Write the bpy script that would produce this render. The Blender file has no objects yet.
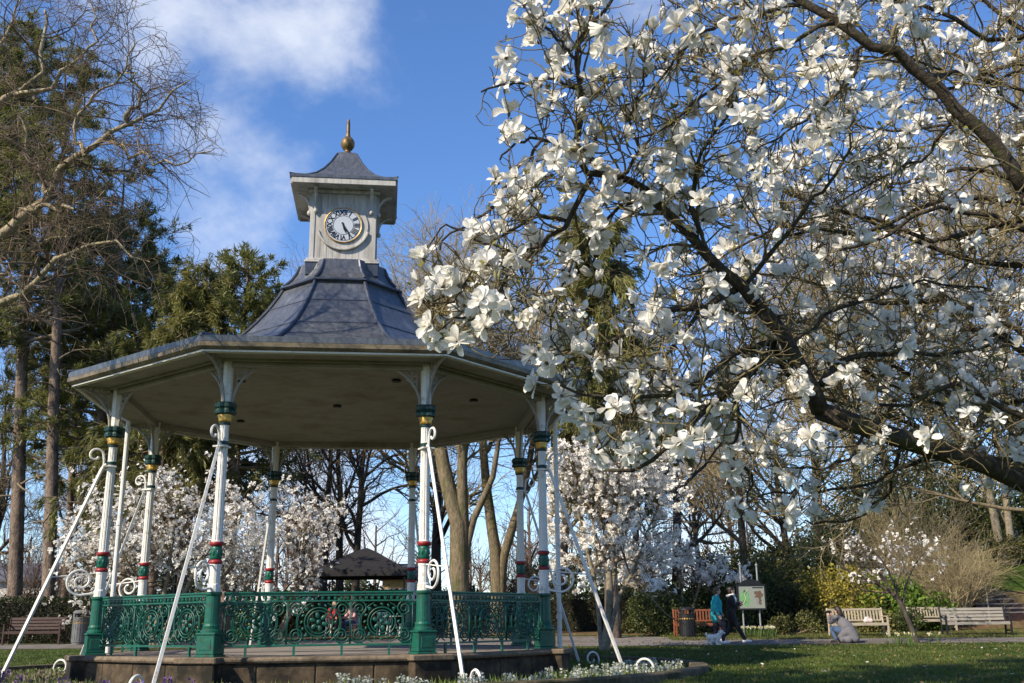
import bpy, math, random
import numpy as np
from mathutils import Matrix, Vector

RNG = np.random.default_rng(7)
random.seed(7)
SC = bpy.context.scene
COL = SC.collection
PI = math.pi

# ------------------------------------------------------------------ camera numbers
F_PX, PITCH, ROLL, EYE = 1017.67, 0.26953, -0.0111975, 1.5
CR, SR, CP, SP = math.cos(ROLL), math.sin(ROLL), math.cos(PITCH), math.sin(PITCH)


def at(x, y, dist):
    """the point of the place seen at photo position x, y, at a forward distance"""
    a, b = x - 512, y - 341.5
    u = CR * a + SR * b
    w = -SR * a + CR * b
    dy = F_PX * CP + w * SP
    dz = F_PX * SP - w * CP
    t = dist / dy
    return np.array([u * t, dist, EYE + dz * t])


def proj(P):
    P = np.asarray(P, float)
    X, Y, H = P[..., 0], P[..., 1], P[..., 2] - EYE
    z = np.maximum(Y * CP + H * SP, 1e-3)
    v = -Y * SP + H * CP
    u = F_PX * X / z
    w = -F_PX * v / z
    return 512 + CR * u - SR * w, 341.5 + SR * u + CR * w


def ground_z(x, y):
    z = np.interp(y, [0, 3, 13, 22, 31, 36, 42, 55, 90, 200, 3000],
                  [0, .05, .58, .70, .80, .98, 1.12, 1.38, 1.6, 1.8, 1.8])
    bank = np.clip((np.asarray(x) - 12.5) / 6, 0, 1) * np.clip((np.asarray(y) - 38.0) / 8, 0, 1)
    bank = bank * bank * (3 - 2 * bank)
    dip = np.clip((6.72 - np.hypot(np.asarray(x) + 3.515, np.asarray(y) - 20.14)) / .5, 0, 1)
    return z + bank * 3.0 - dip * .32


# ------------------------------------------------------------------ materials
def new_mat(name):
    m = bpy.data.materials.new(name)
    m.use_nodes = True
    nt = m.node_tree
    bs = nt.nodes.get('Principled BSDF')
    return m, nt, bs


def mat(name, col, rough=.6, var=.3, scale=6., bump=0., metal=0., spec=.35, col2=None, detail=5., stretch=None,
        transl=0., dist=.02):
    m, nt, bs = new_mat(name)
    N, L = nt.nodes, nt.links
    tc = N.new('ShaderNodeTexCoord')
    src = tc.outputs['Object']
    if stretch:
        mp = N.new('ShaderNodeMapping')
        mp.inputs['Scale'].default_value = stretch
        L.new(src, mp.inputs['Vector'])
        src = mp.outputs['Vector']
    no = N.new('ShaderNodeTexNoise')
    no.inputs['Scale'].default_value = scale
    no.inputs['Detail'].default_value = detail
    no.inputs['Roughness'].default_value = .62
    L.new(src, no.inputs['Vector'])
    rp = N.new('ShaderNodeValToRGB')
    a = [c * (1 - var) for c in col]
    b = [min(1, c * (1 + var)) for c in (col2 or col)]
    rp.color_ramp.elements[0].position = .32
    rp.color_ramp.elements[1].position = .68
    rp.color_ramp.elements[0].color = (*a, 1)
    rp.color_ramp.elements[1].color = (*b, 1)
    L.new(no.outputs['Fac'], rp.inputs['Fac'])
    L.new(rp.outputs['Color'], bs.inputs['Base Color'])
    bs.inputs['Roughness'].default_value = rough
    bs.inputs['Metallic'].default_value = metal
    bs.inputs['Specular IOR Level'].default_value = spec
    if bump:
        bp = N.new('ShaderNodeBump')
        bp.inputs['Strength'].default_value = bump
        bp.inputs['Distance'].default_value = dist
        L.new(no.outputs['Fac'], bp.inputs['Height'])
        L.new(bp.outputs['Normal'], bs.inputs['Normal'])
    if transl:
        tr = N.new('ShaderNodeBsdfTranslucent')
        L.new(rp.outputs['Color'], tr.inputs['Color'])
        mx = N.new('ShaderNodeMixShader')
        mx.inputs['Fac'].default_value = transl
        L.new(bs.outputs['BSDF'], mx.inputs[1])
        L.new(tr.outputs['BSDF'], mx.inputs[2])
        L.new(mx.outputs['Shader'], N['Material Output'].inputs['Surface'])
    return m


def two_tone(name, base, patch, scale, lo, hi, rough=.7, spec=.3, stretch=None, bump=.3, fine=.25, dist=.02, metal=0.):
    """base colour with patches of another colour (moss, stains, peeling) and a fine grain"""
    m = mat(name, base, rough, fine, scale * 5, bump, metal, spec, stretch=stretch, dist=dist)
    nt = m.node_tree
    N, L = nt.nodes, nt.links
    bs = N['Principled BSDF']
    old = bs.inputs['Base Color'].links[0].from_socket
    tc = [n for n in N if n.type == 'TEX_COORD'][0]
    src = tc.outputs['Object']
    mps = [n for n in N if n.type == 'MAPPING']
    if mps:
        src = mps[0].outputs['Vector']
    n2 = N.new('ShaderNodeTexNoise')
    n2.inputs['Scale'].default_value = scale
    n2.inputs['Detail'].default_value = 7
    n2.inputs['Roughness'].default_value = .65
    L.new(src, n2.inputs['Vector'])
    mr = N.new('ShaderNodeMapRange')
    mr.inputs['From Min'].default_value = lo
    mr.inputs['From Max'].default_value = hi
    L.new(n2.outputs['Fac'], mr.inputs['Value'])
    mx = N.new('ShaderNodeMix')
    mx.data_type = 'RGBA'
    mx.inputs['B'].default_value = (*patch, 1)
    L.new(mr.outputs['Result'], mx.inputs['Factor'])
    L.new(old, mx.inputs['A'])
    L.new(mx.outputs['Result'], bs.inputs['Base Color'])
    return m


M = {}
M['white'] = two_tone('white_paint', (.64, .625, .58), (.30, .23, .16), 5.5, .57, .74, .5, .35, bump=.2, fine=.09)
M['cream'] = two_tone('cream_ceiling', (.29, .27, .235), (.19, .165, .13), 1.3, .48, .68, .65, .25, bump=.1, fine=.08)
M['board'] = two_tone('weathered_board', (.43, .415, .39), (.20, .185, .165), 1.6, .47, .72, .55, .3, stretch=(3.2, 3.2, .35), bump=.25, fine=.16)
M['lead'] = two_tone('roof_lead', (.10, .107, .122), (.28, .29, .31), 1.1, .57, .86, .34, .5, stretch=(2.4, 2.4, .4), bump=.25, fine=.3, metal=.35)
M['lead_dark'] = mat('lead_roll', (.06, .07, .095), .4, .3, 5, .2, .3)
M['gutter'] = two_tone('gutter_paint', (.17, .135, .085), (.06, .05, .035), 2.5, .45, .65, .45, .4, fine=.25)
M['green'] = two_tone('green_paint', (.004, .085, .054), (.02, .035, .022), 6, .52, .70, .38, .45, bump=.1, fine=.2)
M['filigree'] = mat('filigree_green', (.004, .06, .042), .4, .3, 5, .1)
M['dkgreen'] = mat('dark_green_paint', (.004, .03, .024), .4, .3, 6, .1)
M['red'] = mat('red_paint', (.24, .02, .022), .42, .25, 8, .1)
M['gold'] = mat('gold_leaf', (.50, .30, .07), .42, .4, 14, .3, .7)
M['stone'] = two_tone('plinth_stone', (.08, .058, .036), (.018, .016, .012), 1.5, .44, .60, .85, .2, bump=.6, fine=.4)
M['coping'] = two_tone('coping_stone', (.15, .115, .08), (.05, .04, .028), 2.5, .5, .7, .85, .2, bump=.5, fine=.3)
M['floor'] = mat('concrete_floor', (.21, .18, .15), .85, .2, 3, .2)
M['black'] = mat('black_iron', (.012, .012, .013), .42, .3, 8, .1)
M['dial'] = mat('clock_dial', (.42, .46, .52), .35, .08, 4)
M['ink'] = mat('numeral_black', (.008, .008, .01), .4, .1, 4)

M['bark_mag'] = two_tone('magnolia_bark', (.050, .040, .030), (.055, .062, .022), 7, .52, .68, .9, .15, bump=.9, fine=.5, dist=.02)
M['twig_mag'] = mat('magnolia_twig', (.105, .076, .042), .8, .5, 9, .3, col2=(.14, .112, .05))
M['bark_dark'] = mat('dark_bark', (.055, .045, .036), .9, .45, 5, .8, stretch=(3, 3, .6))
M['bark_pine'] = two_tone('pine_bark', (.20, .15, .115), (.085, .065, .052), 3, .45, .6, .9, .15, stretch=(2, 2, .7), bump=1.0, fine=.5, dist=.04)
M['bark_lit'] = two_tone('mossy_bark', (.155, .122, .078), (.08, .085, .035), 2.2, .5, .66, .9, .15, stretch=(1.5, 1.5, .5), bump=.9, fine=.45, dist=.04)
M['bark_grey'] = two_tone('grey_bark', (.20, .17, .125), (.115, .10, .05), 2.5, .5, .66, .9, .15, bump=.6, fine=.4)
M['twig_brown'] = mat('brown_twig', (.15, .115, .075), .85, .4, 3)
M['twig_olive'] = mat('olive_twig', (.29, .235, .13), .85, .4, 1.5)
M['twig_red'] = mat('reddish_twig', (.115, .075, .055), .85, .35, 1.5)


def leaf(name, col, col2=None, var=.4, scale=1.2, tr=.3, rough=.5, spec=.3):
    return mat(name, col, rough, var, scale, 0, 0, spec, col2=col2, transl=tr)


M['needle'] = leaf('pine_needle', (.105, .13, .035), (.17, .17, .05), .45, 1.1, .4)
M['cedar'] = leaf('cedar_foliage', (.12, .13, .035), (.19, .18, .055), .4, 1.0, .4)
M['hedge'] = leaf('hedge_leaf', (.022, .031, .011), (.04, .048, .016), .4, 1.5, .15)
M['yew'] = leaf('yew_leaf', (.036, .06, .016), (.08, .10, .028), .45, 1.2, .35)
M['laurel'] = leaf('laurel_leaf', (.07, .145, .02), (.15, .23, .035), .4, 1.4, .3)
M['olive_leaf'] = leaf('olive_leaf', (.055, .065, .02), (.12, .12, .035), .45, 1.2, .25)
M['forsythia'] = leaf('forsythia_flower', (.34, .24, .03), (.42, .32, .05), .35, 2.0, .35)
M['gold_leafy'] = leaf('golden_shrub_leaf', (.22, .22, .035), (.38, .31, .05), .4, 1.3, .35)
M['petal'] = mat('magnolia_petal', (.85, .81, .735), .55, .04, 16, 0, 0, .2, col2=(.88, .865, .81), transl=.42)
M['petal_far'] = mat('blossom_petal', (.82, .775, .70), .6, .08, 2, 0, 0, .2, col2=(.86, .83, .78), transl=.35)
M['bud'] = mat('magnolia_bud', (.19, .175, .085), .8, .3, 20)
M['bract'] = mat('bud_bract', (.12, .085, .05), .85, .3, 20)
M['young_leaf'] = leaf('young_leaf', (.16, .17, .03), (.25, .22, .05), .3, 6, .4)

M['wood_pale'] = mat('weathered_teak', (.34, .285, .21), .7, .22, 4, .2, stretch=(1, 6, 6))
M['wood_grey'] = mat('grey_teak', (.26, .235, .195), .75, .25, 4, .2, stretch=(1, 6, 6))
M['wood_red'] = mat('red_hardwood', (.17, .055, .025), .5, .25, 4, .1, stretch=(1, 6, 6))
M['wood_dark'] = mat('dark_bench_wood', (.05, .025, .02), .6, .3, 4, .1, stretch=(1, 6, 6))
M['soil'] = mat('bed_soil', (.05, .036, .024), .95, .4, 7, .8, dist=.05)


# ------------------------------------------------------------------ mesh building
class MB:
    def __init__(s):
        s.V, s.F, s.n = [], [], 0
        s.mi = []

    def add(s, V, *faces, mi=0):
        V = np.asarray(V, float).reshape(-1, 3)
        for f in faces:
            f = np.asarray(f, int)
            if f.size == 0:
                continue
            if f.ndim == 1:
                f = f[None]
            s.F.append(f + s.n)
            s.mi.append(np.full(len(f), mi))
        s.V.append(V)
        s.n += len(V)
        return s

    def mesh(s, name, mats, smooth=False):
        me = bpy.data.meshes.new(name)
        V = np.concatenate(s.V) if s.V else np.zeros((0, 3))
        me.vertices.add(len(V))
        me.vertices.foreach_set('co', V.ravel().astype(np.float32))
        tot = np.concatenate([np.full(len(f), f.shape[1]) for f in s.F])
        idx = np.concatenate([f.ravel() for f in s.F])
        st = np.concatenate([[0], np.cumsum(tot)[:-1]])
        me.loops.add(len(idx))
        me.loops.foreach_set('vertex_index', idx.astype(np.int32))
        me.polygons.add(len(tot))
        me.polygons.foreach_set('loop_start', st.astype(np.int32))
        if not isinstance(mats, (list, tuple)):
            mats = [mats]
        for m in mats:
            me.materials.append(M[m] if isinstance(m, str) else m)
        if len(mats) > 1:
            me.polygons.foreach_set('material_index', np.concatenate(s.mi).astype(np.int32))
        me.polygons.foreach_set('use_smooth', np.full(len(tot), bool(smooth)))
        me.update(calc_edges=True)
        return me

    def build(s, name, mats, parent=None, smooth=False, loc=None):
        return link(name, s.mesh(name, mats, smooth), parent, loc)

    # --- shapes
    def box(s, c, size, rz=0., bev=0., mi=0, tilt=None):
        x, y, z = [v / 2 for v in size]
        if bev > 0:
            bev = min(bev, x * .9, y * .9, z * .9)
            prof = [(x - bev, y - bev, -z), (x, y, -z + bev), (x, y, z - bev), (x - bev, y - bev, z)]
            V, n = [], 8
            for i, (hx, hy, hz) in enumerate(prof):
                b = bev if i in (1, 2) else bev * .6
                for px, py in ((hx - b, -hy), (hx, -hy + b), (hx, hy - b), (hx - b, hy), (-hx + b, hy), (-hx, hy - b), (-hx, -hy + b), (-hx + b, -hy)):
                    V.append((px, py, hz))
            F = [[i * 8 + k, i * 8 + (k + 1) % 8, (i + 1) * 8 + (k + 1) % 8, (i + 1) * 8 + k] for i in range(3) for k in range(8)]
            caps = [[7, 6, 5, 4, 3, 2, 1, 0], [24, 25, 26, 27, 28, 29, 30, 31]]
            V = np.array(V)
            fs = [F, caps]
        else:
            V = np.array([(sx * x, sy * y, sz * z) for sz in (-1, 1) for sx, sy in ((-1, -1), (1, -1), (1, 1), (-1, 1))])
            fs = [[[3, 2, 1, 0], [4, 5, 6, 7], [0, 1, 5, 4], [1, 2, 6, 5], [2, 3, 7, 6], [3, 0, 4, 7]]]
        if tilt is not None:
            V = V @ np.array(Matrix.Rotation(tilt[1], 3, tilt[0])).T
        if rz:
            V = V @ np.array(Matrix.Rotation(rz, 3, 'Z')).T
        return s.add(V + np.asarray(c), *fs, mi=mi)

    def lathe(s, prof, seg=20, c=(0, 0, 0), lobes=0, lobe=0., flute=0, fdepth=0., mi=0, cap=True, phase=0.):
        a = np.arange(seg) * 2 * PI / seg + phase
        k = np.ones(seg)
        if lobes:
            k = 1 + lobe * np.cos(lobes * a)
        V = []
        for r, z in prof:
            V.append(np.stack([r * k * np.cos(a), r * k * np.sin(a), np.full(seg, z)], 1))
        V = np.concatenate(V) + np.asarray(c)
        n = len(prof)
        i, j = np.meshgrid(np.arange(n - 1), np.arange(seg), indexing='ij')
        j2 = (j + 1) % seg
        F = np.stack([i * seg + j, i * seg + j2, (i + 1) * seg + j2, (i + 1) * seg + j], -1).reshape(-1, 4)
        fs = [F]
        if cap:
            fs.append(np.array([np.arange(seg)[::-1]]))
            fs.append(np.array([np.arange(seg) + (n - 1) * seg]))
        return s.add(V, *fs, mi=mi)

    def tube(s, pts, r, sides=8, mi=0, cap=True, flat=None):
        pts = np.asarray(pts, float)
        r = np.broadcast_to(np.asarray(r, float), (len(pts),))
        return s.tubes(pts[None], r[None], sides, mi, cap, flat)

    def tubes(s, P, R, sides=4, mi=0, cap=False, flat=None):
        P, R = np.asarray(P, float), np.asarray(R, float)
        B, n = P.shape[:2]
        T = np.empty_like(P)
        T[:, 1:-1] = P[:, 2:] - P[:, :-2]
        T[:, 0] = P[:, 1] - P[:, 0]
        T[:, -1] = P[:, -1] - P[:, -2]
        T /= np.linalg.norm(T, axis=2, keepdims=True) + 1e-12
        mean = P[:, -1] - P[:, 0]
        # parallel transport
        ax = np.abs(T[:, 0])
        ref = np.zeros((B, 3))
        ref[np.arange(B), np.argmin(ax, 1)] = 1
        u = np.cross(T[:, 0], ref)
        u /= np.linalg.norm(u, axis=1, keepdims=True) + 1e-12
        U = [u]
        for i in range(1, n):
            u = u - T[:, i] * (u * T[:, i]).sum(1, keepdims=True)
            u = u / (np.linalg.norm(u, axis=1, keepdims=True) + 1e-12)
            U.append(u)
        U = np.stack(U, 1)
        W = np.cross(T, U)
        a = np.arange(sides) * 2 * PI / sides
        ca, sa = np.cos(a), np.sin(a)
        V = P[:, :, None] + R[:, :, None, None] * (U[:, :, None] * ca[None, None, :, None] + W[:, :, None] * sa[None, None, :, None])
        b, i, j = np.meshgrid(np.arange(B), np.arange(n - 1), np.arange(sides), indexing='ij')
        j2 = (j + 1) % sides
        o = b * n * sides
        F = np.stack([o + i * sides + j, o + i * sides + j2, o + (i + 1) * sides + j2, o + (i + 1) * sides + j], -1).reshape(-1, 4)
        fs = [F]
        if cap and sides > 2:
            bb = np.arange(B)[:, None] * n * sides
            fs.append(bb + np.arange(sides)[::-1][None])
            fs.append(bb + (n - 1) * sides + np.arange(sides)[None])
        return s.add(V.reshape(-1, 3), *fs, mi=mi)

    def prism(s, poly, z0, z1, mi=0):
        n = len(poly)
        V = [(x, y, z0) for x, y in poly] + [(x, y, z1) for x, y in poly]
        F = [[i, (i + 1) % n, n + (i + 1) % n, n + i] for i in range(n)]
        return s.add(V, F, [list(range(n))[::-1]], [list(range(n, 2 * n))], mi=mi)

    def ellipsoid(s, c, r, seg=12, rings=8, mi=0, rot=None):
        th = np.linspace(0.02, PI - .02, rings)
        a = np.arange(seg) * 2 * PI / seg
        V = np.stack([np.outer(np.sin(th), np.cos(a)), np.outer(np.sin(th), np.sin(a)), np.outer(-np.cos(th), np.ones(seg))], -1).reshape(-1, 3) * np.asarray(r)
        if rot is not None:
            V = V @ np.array(rot).T
        i, j = np.meshgrid(np.arange(rings - 1), np.arange(seg), indexing='ij')
        j2 = (j + 1) % seg
        F = np.stack([i * seg + j, i * seg + j2, (i + 1) * seg + j2, (i + 1) * seg + j], -1).reshape(-1, 4)
        return s.add(V + np.asarray(c), F, [list(range(seg))[::-1]], [list(range((rings - 1) * seg, rings * seg))], mi=mi)


def link(name, data, parent=None, loc=None):
    o = bpy.data.objects.new(name, data)
    COL.objects.link(o)
    if parent is not None:
        o.parent = parent
    if loc is not None:
        o.location = loc
    return o


def tag(o, label=None, cat=None, group=None, kind=None):
    if label:
        o['label'] = label
    if cat:
        o['category'] = cat
    if group:
        o['group'] = group
    if kind:
        o['kind'] = kind
    return o


def thing(name, label, cat, loc=(0, 0, 0), rz=0., group=None):
    o = link(name, None)
    o.location = loc
    o.rotation_euler = (0, 0, rz)
    return tag(o, label, cat, group)


def copy_tree(o, parent=None):
    c = o.copy()
    COL.objects.link(c)
    if parent is not None:
        c.parent = parent
    for ch in list(o.children):
        copy_tree(ch, c)
    return c


# ------------------------------------------------------------------ plant growing (all levels vectorised)
def nrm(v):
    return v / (np.linalg.norm(v, axis=-1, keepdims=True) + 1e-12)


def resample(pts, n):
    pts = np.asarray(pts, float)
    d = np.r_[0, np.cumsum(np.linalg.norm(np.diff(pts, axis=0), axis=1))]
    # smooth through a Catmull-Rom interpolation
    t = np.linspace(0, d[-1], n)
    k = np.clip(np.searchsorted(d, t, 'right') - 1, 0, len(pts) - 2)
    u = ((t - d[k]) / np.maximum(d[k + 1] - d[k], 1e-9))[:, None]
    p1, p2 = pts[k], pts[k + 1]
    p0, p3 = pts[np.maximum(k - 1, 0)], pts[np.minimum(k + 2, len(pts) - 1)]
    return .5 * ((2 * p1) + (-p0 + p2) * u + (2 * p0 - 5 * p1 + 4 * p2 - p3) * u ** 2 + (-p0 + 3 * p1 - 3 * p2 + p3) * u ** 3)


def grow(P, R, total, t0, t1, ang, length, n, wander, trop, rng, rfac=.6, tip=.25, lenpow=.5, slim=None, rmin=.001, up=(0, 0, 1)):
    """children of the branches P[B,m,3] with radii R[B,m]; ang, length = (lo, hi); length relative to parent length if < 0"""
    B, m = P.shape[:2]
    L = np.linalg.norm(np.diff(P, axis=1), axis=2).sum(1)
    w = L ** lenpow
    idx = rng.choice(B, total, p=w / w.sum())
    t = t0 + (t1 - t0) * rng.random(total)
    f = t * (m - 1)
    k = np.minimum(f.astype(int), m - 2)
    u = (f - k)[:, None]
    pos = P[idx, k] * (1 - u) + P[idx, k + 1] * u
    tan = nrm(P[idx, k + 1] - P[idx, k])
    rad = R[idx, k] * (1 - u[:, 0]) + R[idx, k + 1] * u[:, 0]
    rv = nrm(rng.normal(size=(total, 3)))
    perp = nrm(rv - tan * (rv * tan).sum(1, keepdims=True))
    a = np.radians(ang[0] + (ang[1] - ang[0]) * rng.random(total))[:, None]
    d = nrm(tan * np.cos(a) + perp * np.sin(a))
    ln = length[0] + (length[1] - length[0]) * rng.random(total)
    if length[0] < 0:
        ln = -ln * L[idx] * (1.15 - .6 * t)
    step = (ln / (n - 1))[:, None]
    pts = [pos]
    upv = np.asarray(up, float)
    for i in range(n - 1):
        d = nrm(d + wander * rng.normal(size=d.shape) + trop * upv)
        pts.append(pts[-1] + d * step)
    C = np.stack(pts, 1)
    r0 = np.minimum(rad * rfac, ln * slim if slim else 1e9)
    r0 = np.maximum(r0, rmin)
    RR = r0[:, None] * np.linspace(1, tip, n)[None]
    return C, np.maximum(RR, rmin * .6)


def blades(P, D, length, width, rng, jitter=.6, bend=0.):
    """narrow leaf quads at points P along directions D"""
    n = len(P)
    D = nrm(D + jitter * rng.normal(size=(n, 3)))
    s = nrm(np.cross(D, rng.normal(size=(n, 3))))
    L = (length * (.6 + .8 * rng.random(n)))[:, None]
    W = (width * (.7 + .6 * rng.random(n)))[:, None]
    V = np.stack([P, P + D * L * .55 + s * W, P + D * L, P + D * L * .55 - s * W], 1).reshape(-1, 3)
    return V, np.arange(n * 4).reshape(n, 4)


def tips(P, k, rng, n, lo=0.):
    """n random points (and tangents) on the branches, from fraction lo to their tips"""
    B, m = P.shape[:2]
    idx = rng.integers(0, B, n)
    f = (lo + (1 - lo) * rng.random(n)) * (m - 1)
    kk = np.minimum(f.astype(int), m - 2)
    u = (f - kk)[:, None]
    return P[idx, kk] * (1 - u) + P[idx, kk + 1] * u, nrm(P[idx, kk + 1] - P[idx, kk])

# ================================================================== BANDSTAND
CX, CY, ROT = -3.515, 20.14, -0.124918
ZB = 0.50


def H(z):
    return z - ZB


def pol(A, R, z):
    a = math.radians(A)
    return (R * math.sin(a), R * math.cos(a), z)


def bs_world(A, R, z=0.):
    a = math.radians(A) + ROT
    return np.array([CX + R * math.sin(a), CY + R * math.cos(a), z])


def spiral(cy, cz, r0, r1, a0, turns, n=40):
    t = np.linspace(0, 1, n)
    r = r0 + (r1 - r0) * t
    a = math.radians(a0) + turns * 2 * PI * t
    return np.stack([np.zeros(n), cy + r * np.cos(a), cz + r * np.sin(a)], 1)


def text_mesh_polys(txt, size):
    cu = bpy.data.curves.new('numeral_text', 'FONT')
    cu.body = txt
    cu.size = size
    cu.align_x = 'CENTER'
    cu.align_y = 'CENTER'
    cu.offset = .005
    ob = bpy.data.objects.new('numeral_text', cu)
    COL.objects.link(ob)
    dg = bpy.context.evaluated_depsgraph_get()
    ev = ob.evaluated_get(dg)
    me = ev.to_mesh()
    V = np.array([v.co[:] for v in me.vertices])
    F = [list(p.vertices) for p in me.polygons]
    ev.to_mesh_clear()
    bpy.data.objects.remove(ob)
    bpy.data.curves.remove(cu)
    return V, F


def build_bandstand():
    root = thing('bandstand', 'octagonal Victorian bandstand with green railing, white columns, lead roof and clock tower',
                 'bandstand', (CX, CY, ZB), -ROT)
    PH = PI / 8
    o8 = lambda R, z: (R, H(z))
    # --- plinth with pier blocks
    b = MB()
    b.lathe([o8(4.46, .2), o8(4.46, .955)], 8, phase=PH)
    for k in range(8):
        A = 22.5 + 45 * k
        p = pol(A, 4.33, H(.58))
        b.box(p, (.62, .5, .76), rz=-math.radians(A), bev=.015)
    # stone joints: long blocks standing a little proud
    for k in range(8):
        A = 45 * k
        for j in range(4):
            x = -1.3 + j * .87
            a = math.radians(A)
            ap = 4.46 * math.cos(PI / 8) + .004
            c = np.array([x * math.cos(a) + ap * math.sin(a), -x * math.sin(a) + ap * math.cos(a), H(.66)])
            b.box(c, (.855, .03, .55), rz=-a, bev=.012)
    pl = b.build('plinth', 'stone', root)
    b = MB()
    b.lathe([o8(4.30, .957), o8(4.53, .957), o8(4.55, .985), o8(4.55, 1.01), o8(4.52, 1.04), o8(4.28, 1.043)], 8, phase=PH, cap=False)
    for k in range(8):
        A = 22.5 + 45 * k
        b.box(pol(A, 4.34, H(1.003)), (.70, .56, .09), rz=-math.radians(A), bev=.015)
    b.build('coping', 'coping', root)
    b = MB()
    b.lathe([o8(4.40, .9), o8(4.40, 1.035)], 8, phase=PH)
    b.build('stage_floor', 'floor', root)

    # --- one column (origin at its axis, outward = +Y)
    R0 = 4.2
    b = MB()
    z = lambda v: H(v)
    # white round block above the pedestal
    b.lathe([(.12, z(2.0)), (.12, z(2.10)), (.102, z(2.13)), (.102, z(2.37)), (.11, z(2.40)), (.11, z(2.42))], 16)
    # fluted shaft
    seg = 40
    for (za, zb, ra, rb) in ((2.76, 4.28, .098, .086), (4.34, 4.60, .086, .084)):
        a = np.arange(seg) * 2 * PI / seg
        V = []
        for zz, rr in ((za, ra * 1.06), (za + .03, ra), (zb - .03, rb), (zb, rb * 1.06)):
            f = 1 - .12 * (np.abs(np.sin(5 * a)) ** .6 < .55)
            if zz in (za, zb):
                f = np.ones(seg)
            V.append(np.stack([rr * f * np.cos(a), rr * f * np.sin(a), np.full(seg, z(zz))], 1))
        i, j = np.meshgrid(np.arange(3), np.arange(seg), indexing='ij')
        j2 = (j + 1) % seg
        b.add(np.concatenate(V), np.stack([i * seg + j, i * seg + j2, (i + 1) * seg + j2, (i + 1) * seg + j], -1).reshape(-1, 4))
    # post above the capital
    b.lathe([(.085, z(4.95)), (.10, z(5.0)), (.105, z(5.62)), (.12, z(5.70))], 8, phase=PI / 8)
    col = b.mesh('column', 'white')
    b = MB()
    b.box((0, 0, z(1.06)), (.40, .40, .04), bev=.01)
    b.box((0, 0, z(1.225)), (.36, .36, .29), bev=.012)
    b.box((0, 0, z(1.385)), (.39, .39, .035), bev=.01)
    b.box((0, 0, z(1.225)), (.24, .372, .17), bev=.01)
    b.box((0, 0, z(1.225)), (.372, .24, .17), bev=.01)
    b.lathe([(.18, z(1.40)), (.18, z(1.43)), (.15, z(1.46)), (.155, z(1.50)), (.135, z(1.53)), (.128, z(1.94)), (.15, z(1.97)), (.15, z(2.005))], 20)
    ped = b.mesh('pedestal', 'green', smooth=False)
    ringA = MB().lathe([(.10, z(2.42)), (.12, z(2.43)), (.124, z(2.455)), (.11, z(2.48)), (.09, z(2.49))], 20).mesh('collar_ring', 'red', True)
    ringB = MB().lathe([(.09, z(2.69)), (.11, z(2.70)), (.128, z(2.73)), (.124, z(2.755)), (.095, z(2.765))], 20, lobes=10, lobe=.03).mesh('collar_ring', 'red', True)
    b = MB()
    b.lathe([(.092, z(2.485)), (.105, z(2.52)), (.098, z(2.60)), (.105, z(2.66)), (.092, z(2.695))], 20)
    for k in range(8):
        a = k * PI / 4
        b.ellipsoid((.098 * math.cos(a), .098 * math.sin(a), z(2.59)), (.022, .022, .05), 8, 6)
    drum = b.mesh('collar_drum', 'green', True)
    b = MB()
    b.lathe([(.085, z(4.645)), (.108, z(4.66)), (.10, z(4.69)), (.13, z(4.76)), (.12, z(4.775))], 24, lobes=8, lobe=.07)
    gold = b.mesh('gilded_capital', 'gold', True)
    neckA = MB().lathe([(.09, z(4.60)), (.103, z(4.61)), (.103, z(4.64)), (.085, z(4.65))], 20).mesh('neck_ring', 'dkgreen')
    neckB = MB().lathe([(.088, z(4.28)), (.10, z(4.29)), (.10, z(4.325)), (.088, z(4.34))], 20).mesh('neck_ring', 'dkgreen')
    b = MB()
    b.lathe([(.12, z(4.765)), (.160, z(4.785)), (.163, z(4.83)), (.145, z(4.86)), (.163, z(4.89)), (.167, z(4.94)), (.145, z(4.965)), (.08, z(4.97))], 32, lobes=8, lobe=.09)
    abac = b.mesh('dark_capital', 'dkgreen')
    # brackets: outward and along both faces
    def bracket(dx, dy, S):
        b = MB()
        th = np.linspace(0, PI / 2, 18)
        s = .10 + (S - .10) * (1 - np.cos(th))
        zz = 4.97 + .66 * np.sin(th)
        b.tube(np.stack([s * dx, s * dy, zz - ZB], 1), .024, 6)
        rng = np.random.default_rng(3)
        top = 5.66

        def low(q):
            c = np.clip(1 - (q - .10) / (S - .10), 0, 1)
            return 4.97 + .66 * math.sqrt(max(0, 1 - c * c))
        # lacy fill: rings and bars
        q = .15
        while q < S - .06:
            lo = low(q)
            b.tube([(q * dx, q * dy, H(lo)), (q * dx, q * dy, H(top))], .008, 4)
            zc = top - .05
            r = .045
            while zc - r > lo:
                t = np.linspace(0, 2 * PI, 11)
                b.tube(np.stack([(q + .04 + r * np.cos(t)) * dx, (q + .04 + r * np.cos(t)) * dy, H(zc) + r * np.sin(t)], 1), .010, 4, cap=False)
                zc -= .095
            q += .095
        b.tube([(.08 * dx, .08 * dy, H(top)), (S * dx, S * dy, H(top))], .02, 4)
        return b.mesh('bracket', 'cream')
    c22, s22 = math.cos(PI / 8), math.sin(PI / 8)
    brs = [bracket(0, 1, .74), bracket(c22, -s22, .82), bracket(-c22, -s22, .82)]
    # stay with its scrolls
    yf, zf = 1.50, .53
    b = MB()
    b.tube([(0, .10, H(4.30)), (0, .16, H(4.20)), (0, yf, H(zf) - .12)], [.031, .031, .033], 4)
    b.box((0, .04, H(4.25)), (.20, .22, .025))
    stay = b.mesh('stay', 'white')
    sc1 = MB().tube(np.concatenate([[[0, .13, H(4.2)], [0, .13, H(4.3)], [0, .14, H(4.40)]], spiral(.28, H(4.44), .135, .05, 180, -.95, 26)]), .021, 6).mesh('stay_scroll', 'white')
    b = MB()
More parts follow.
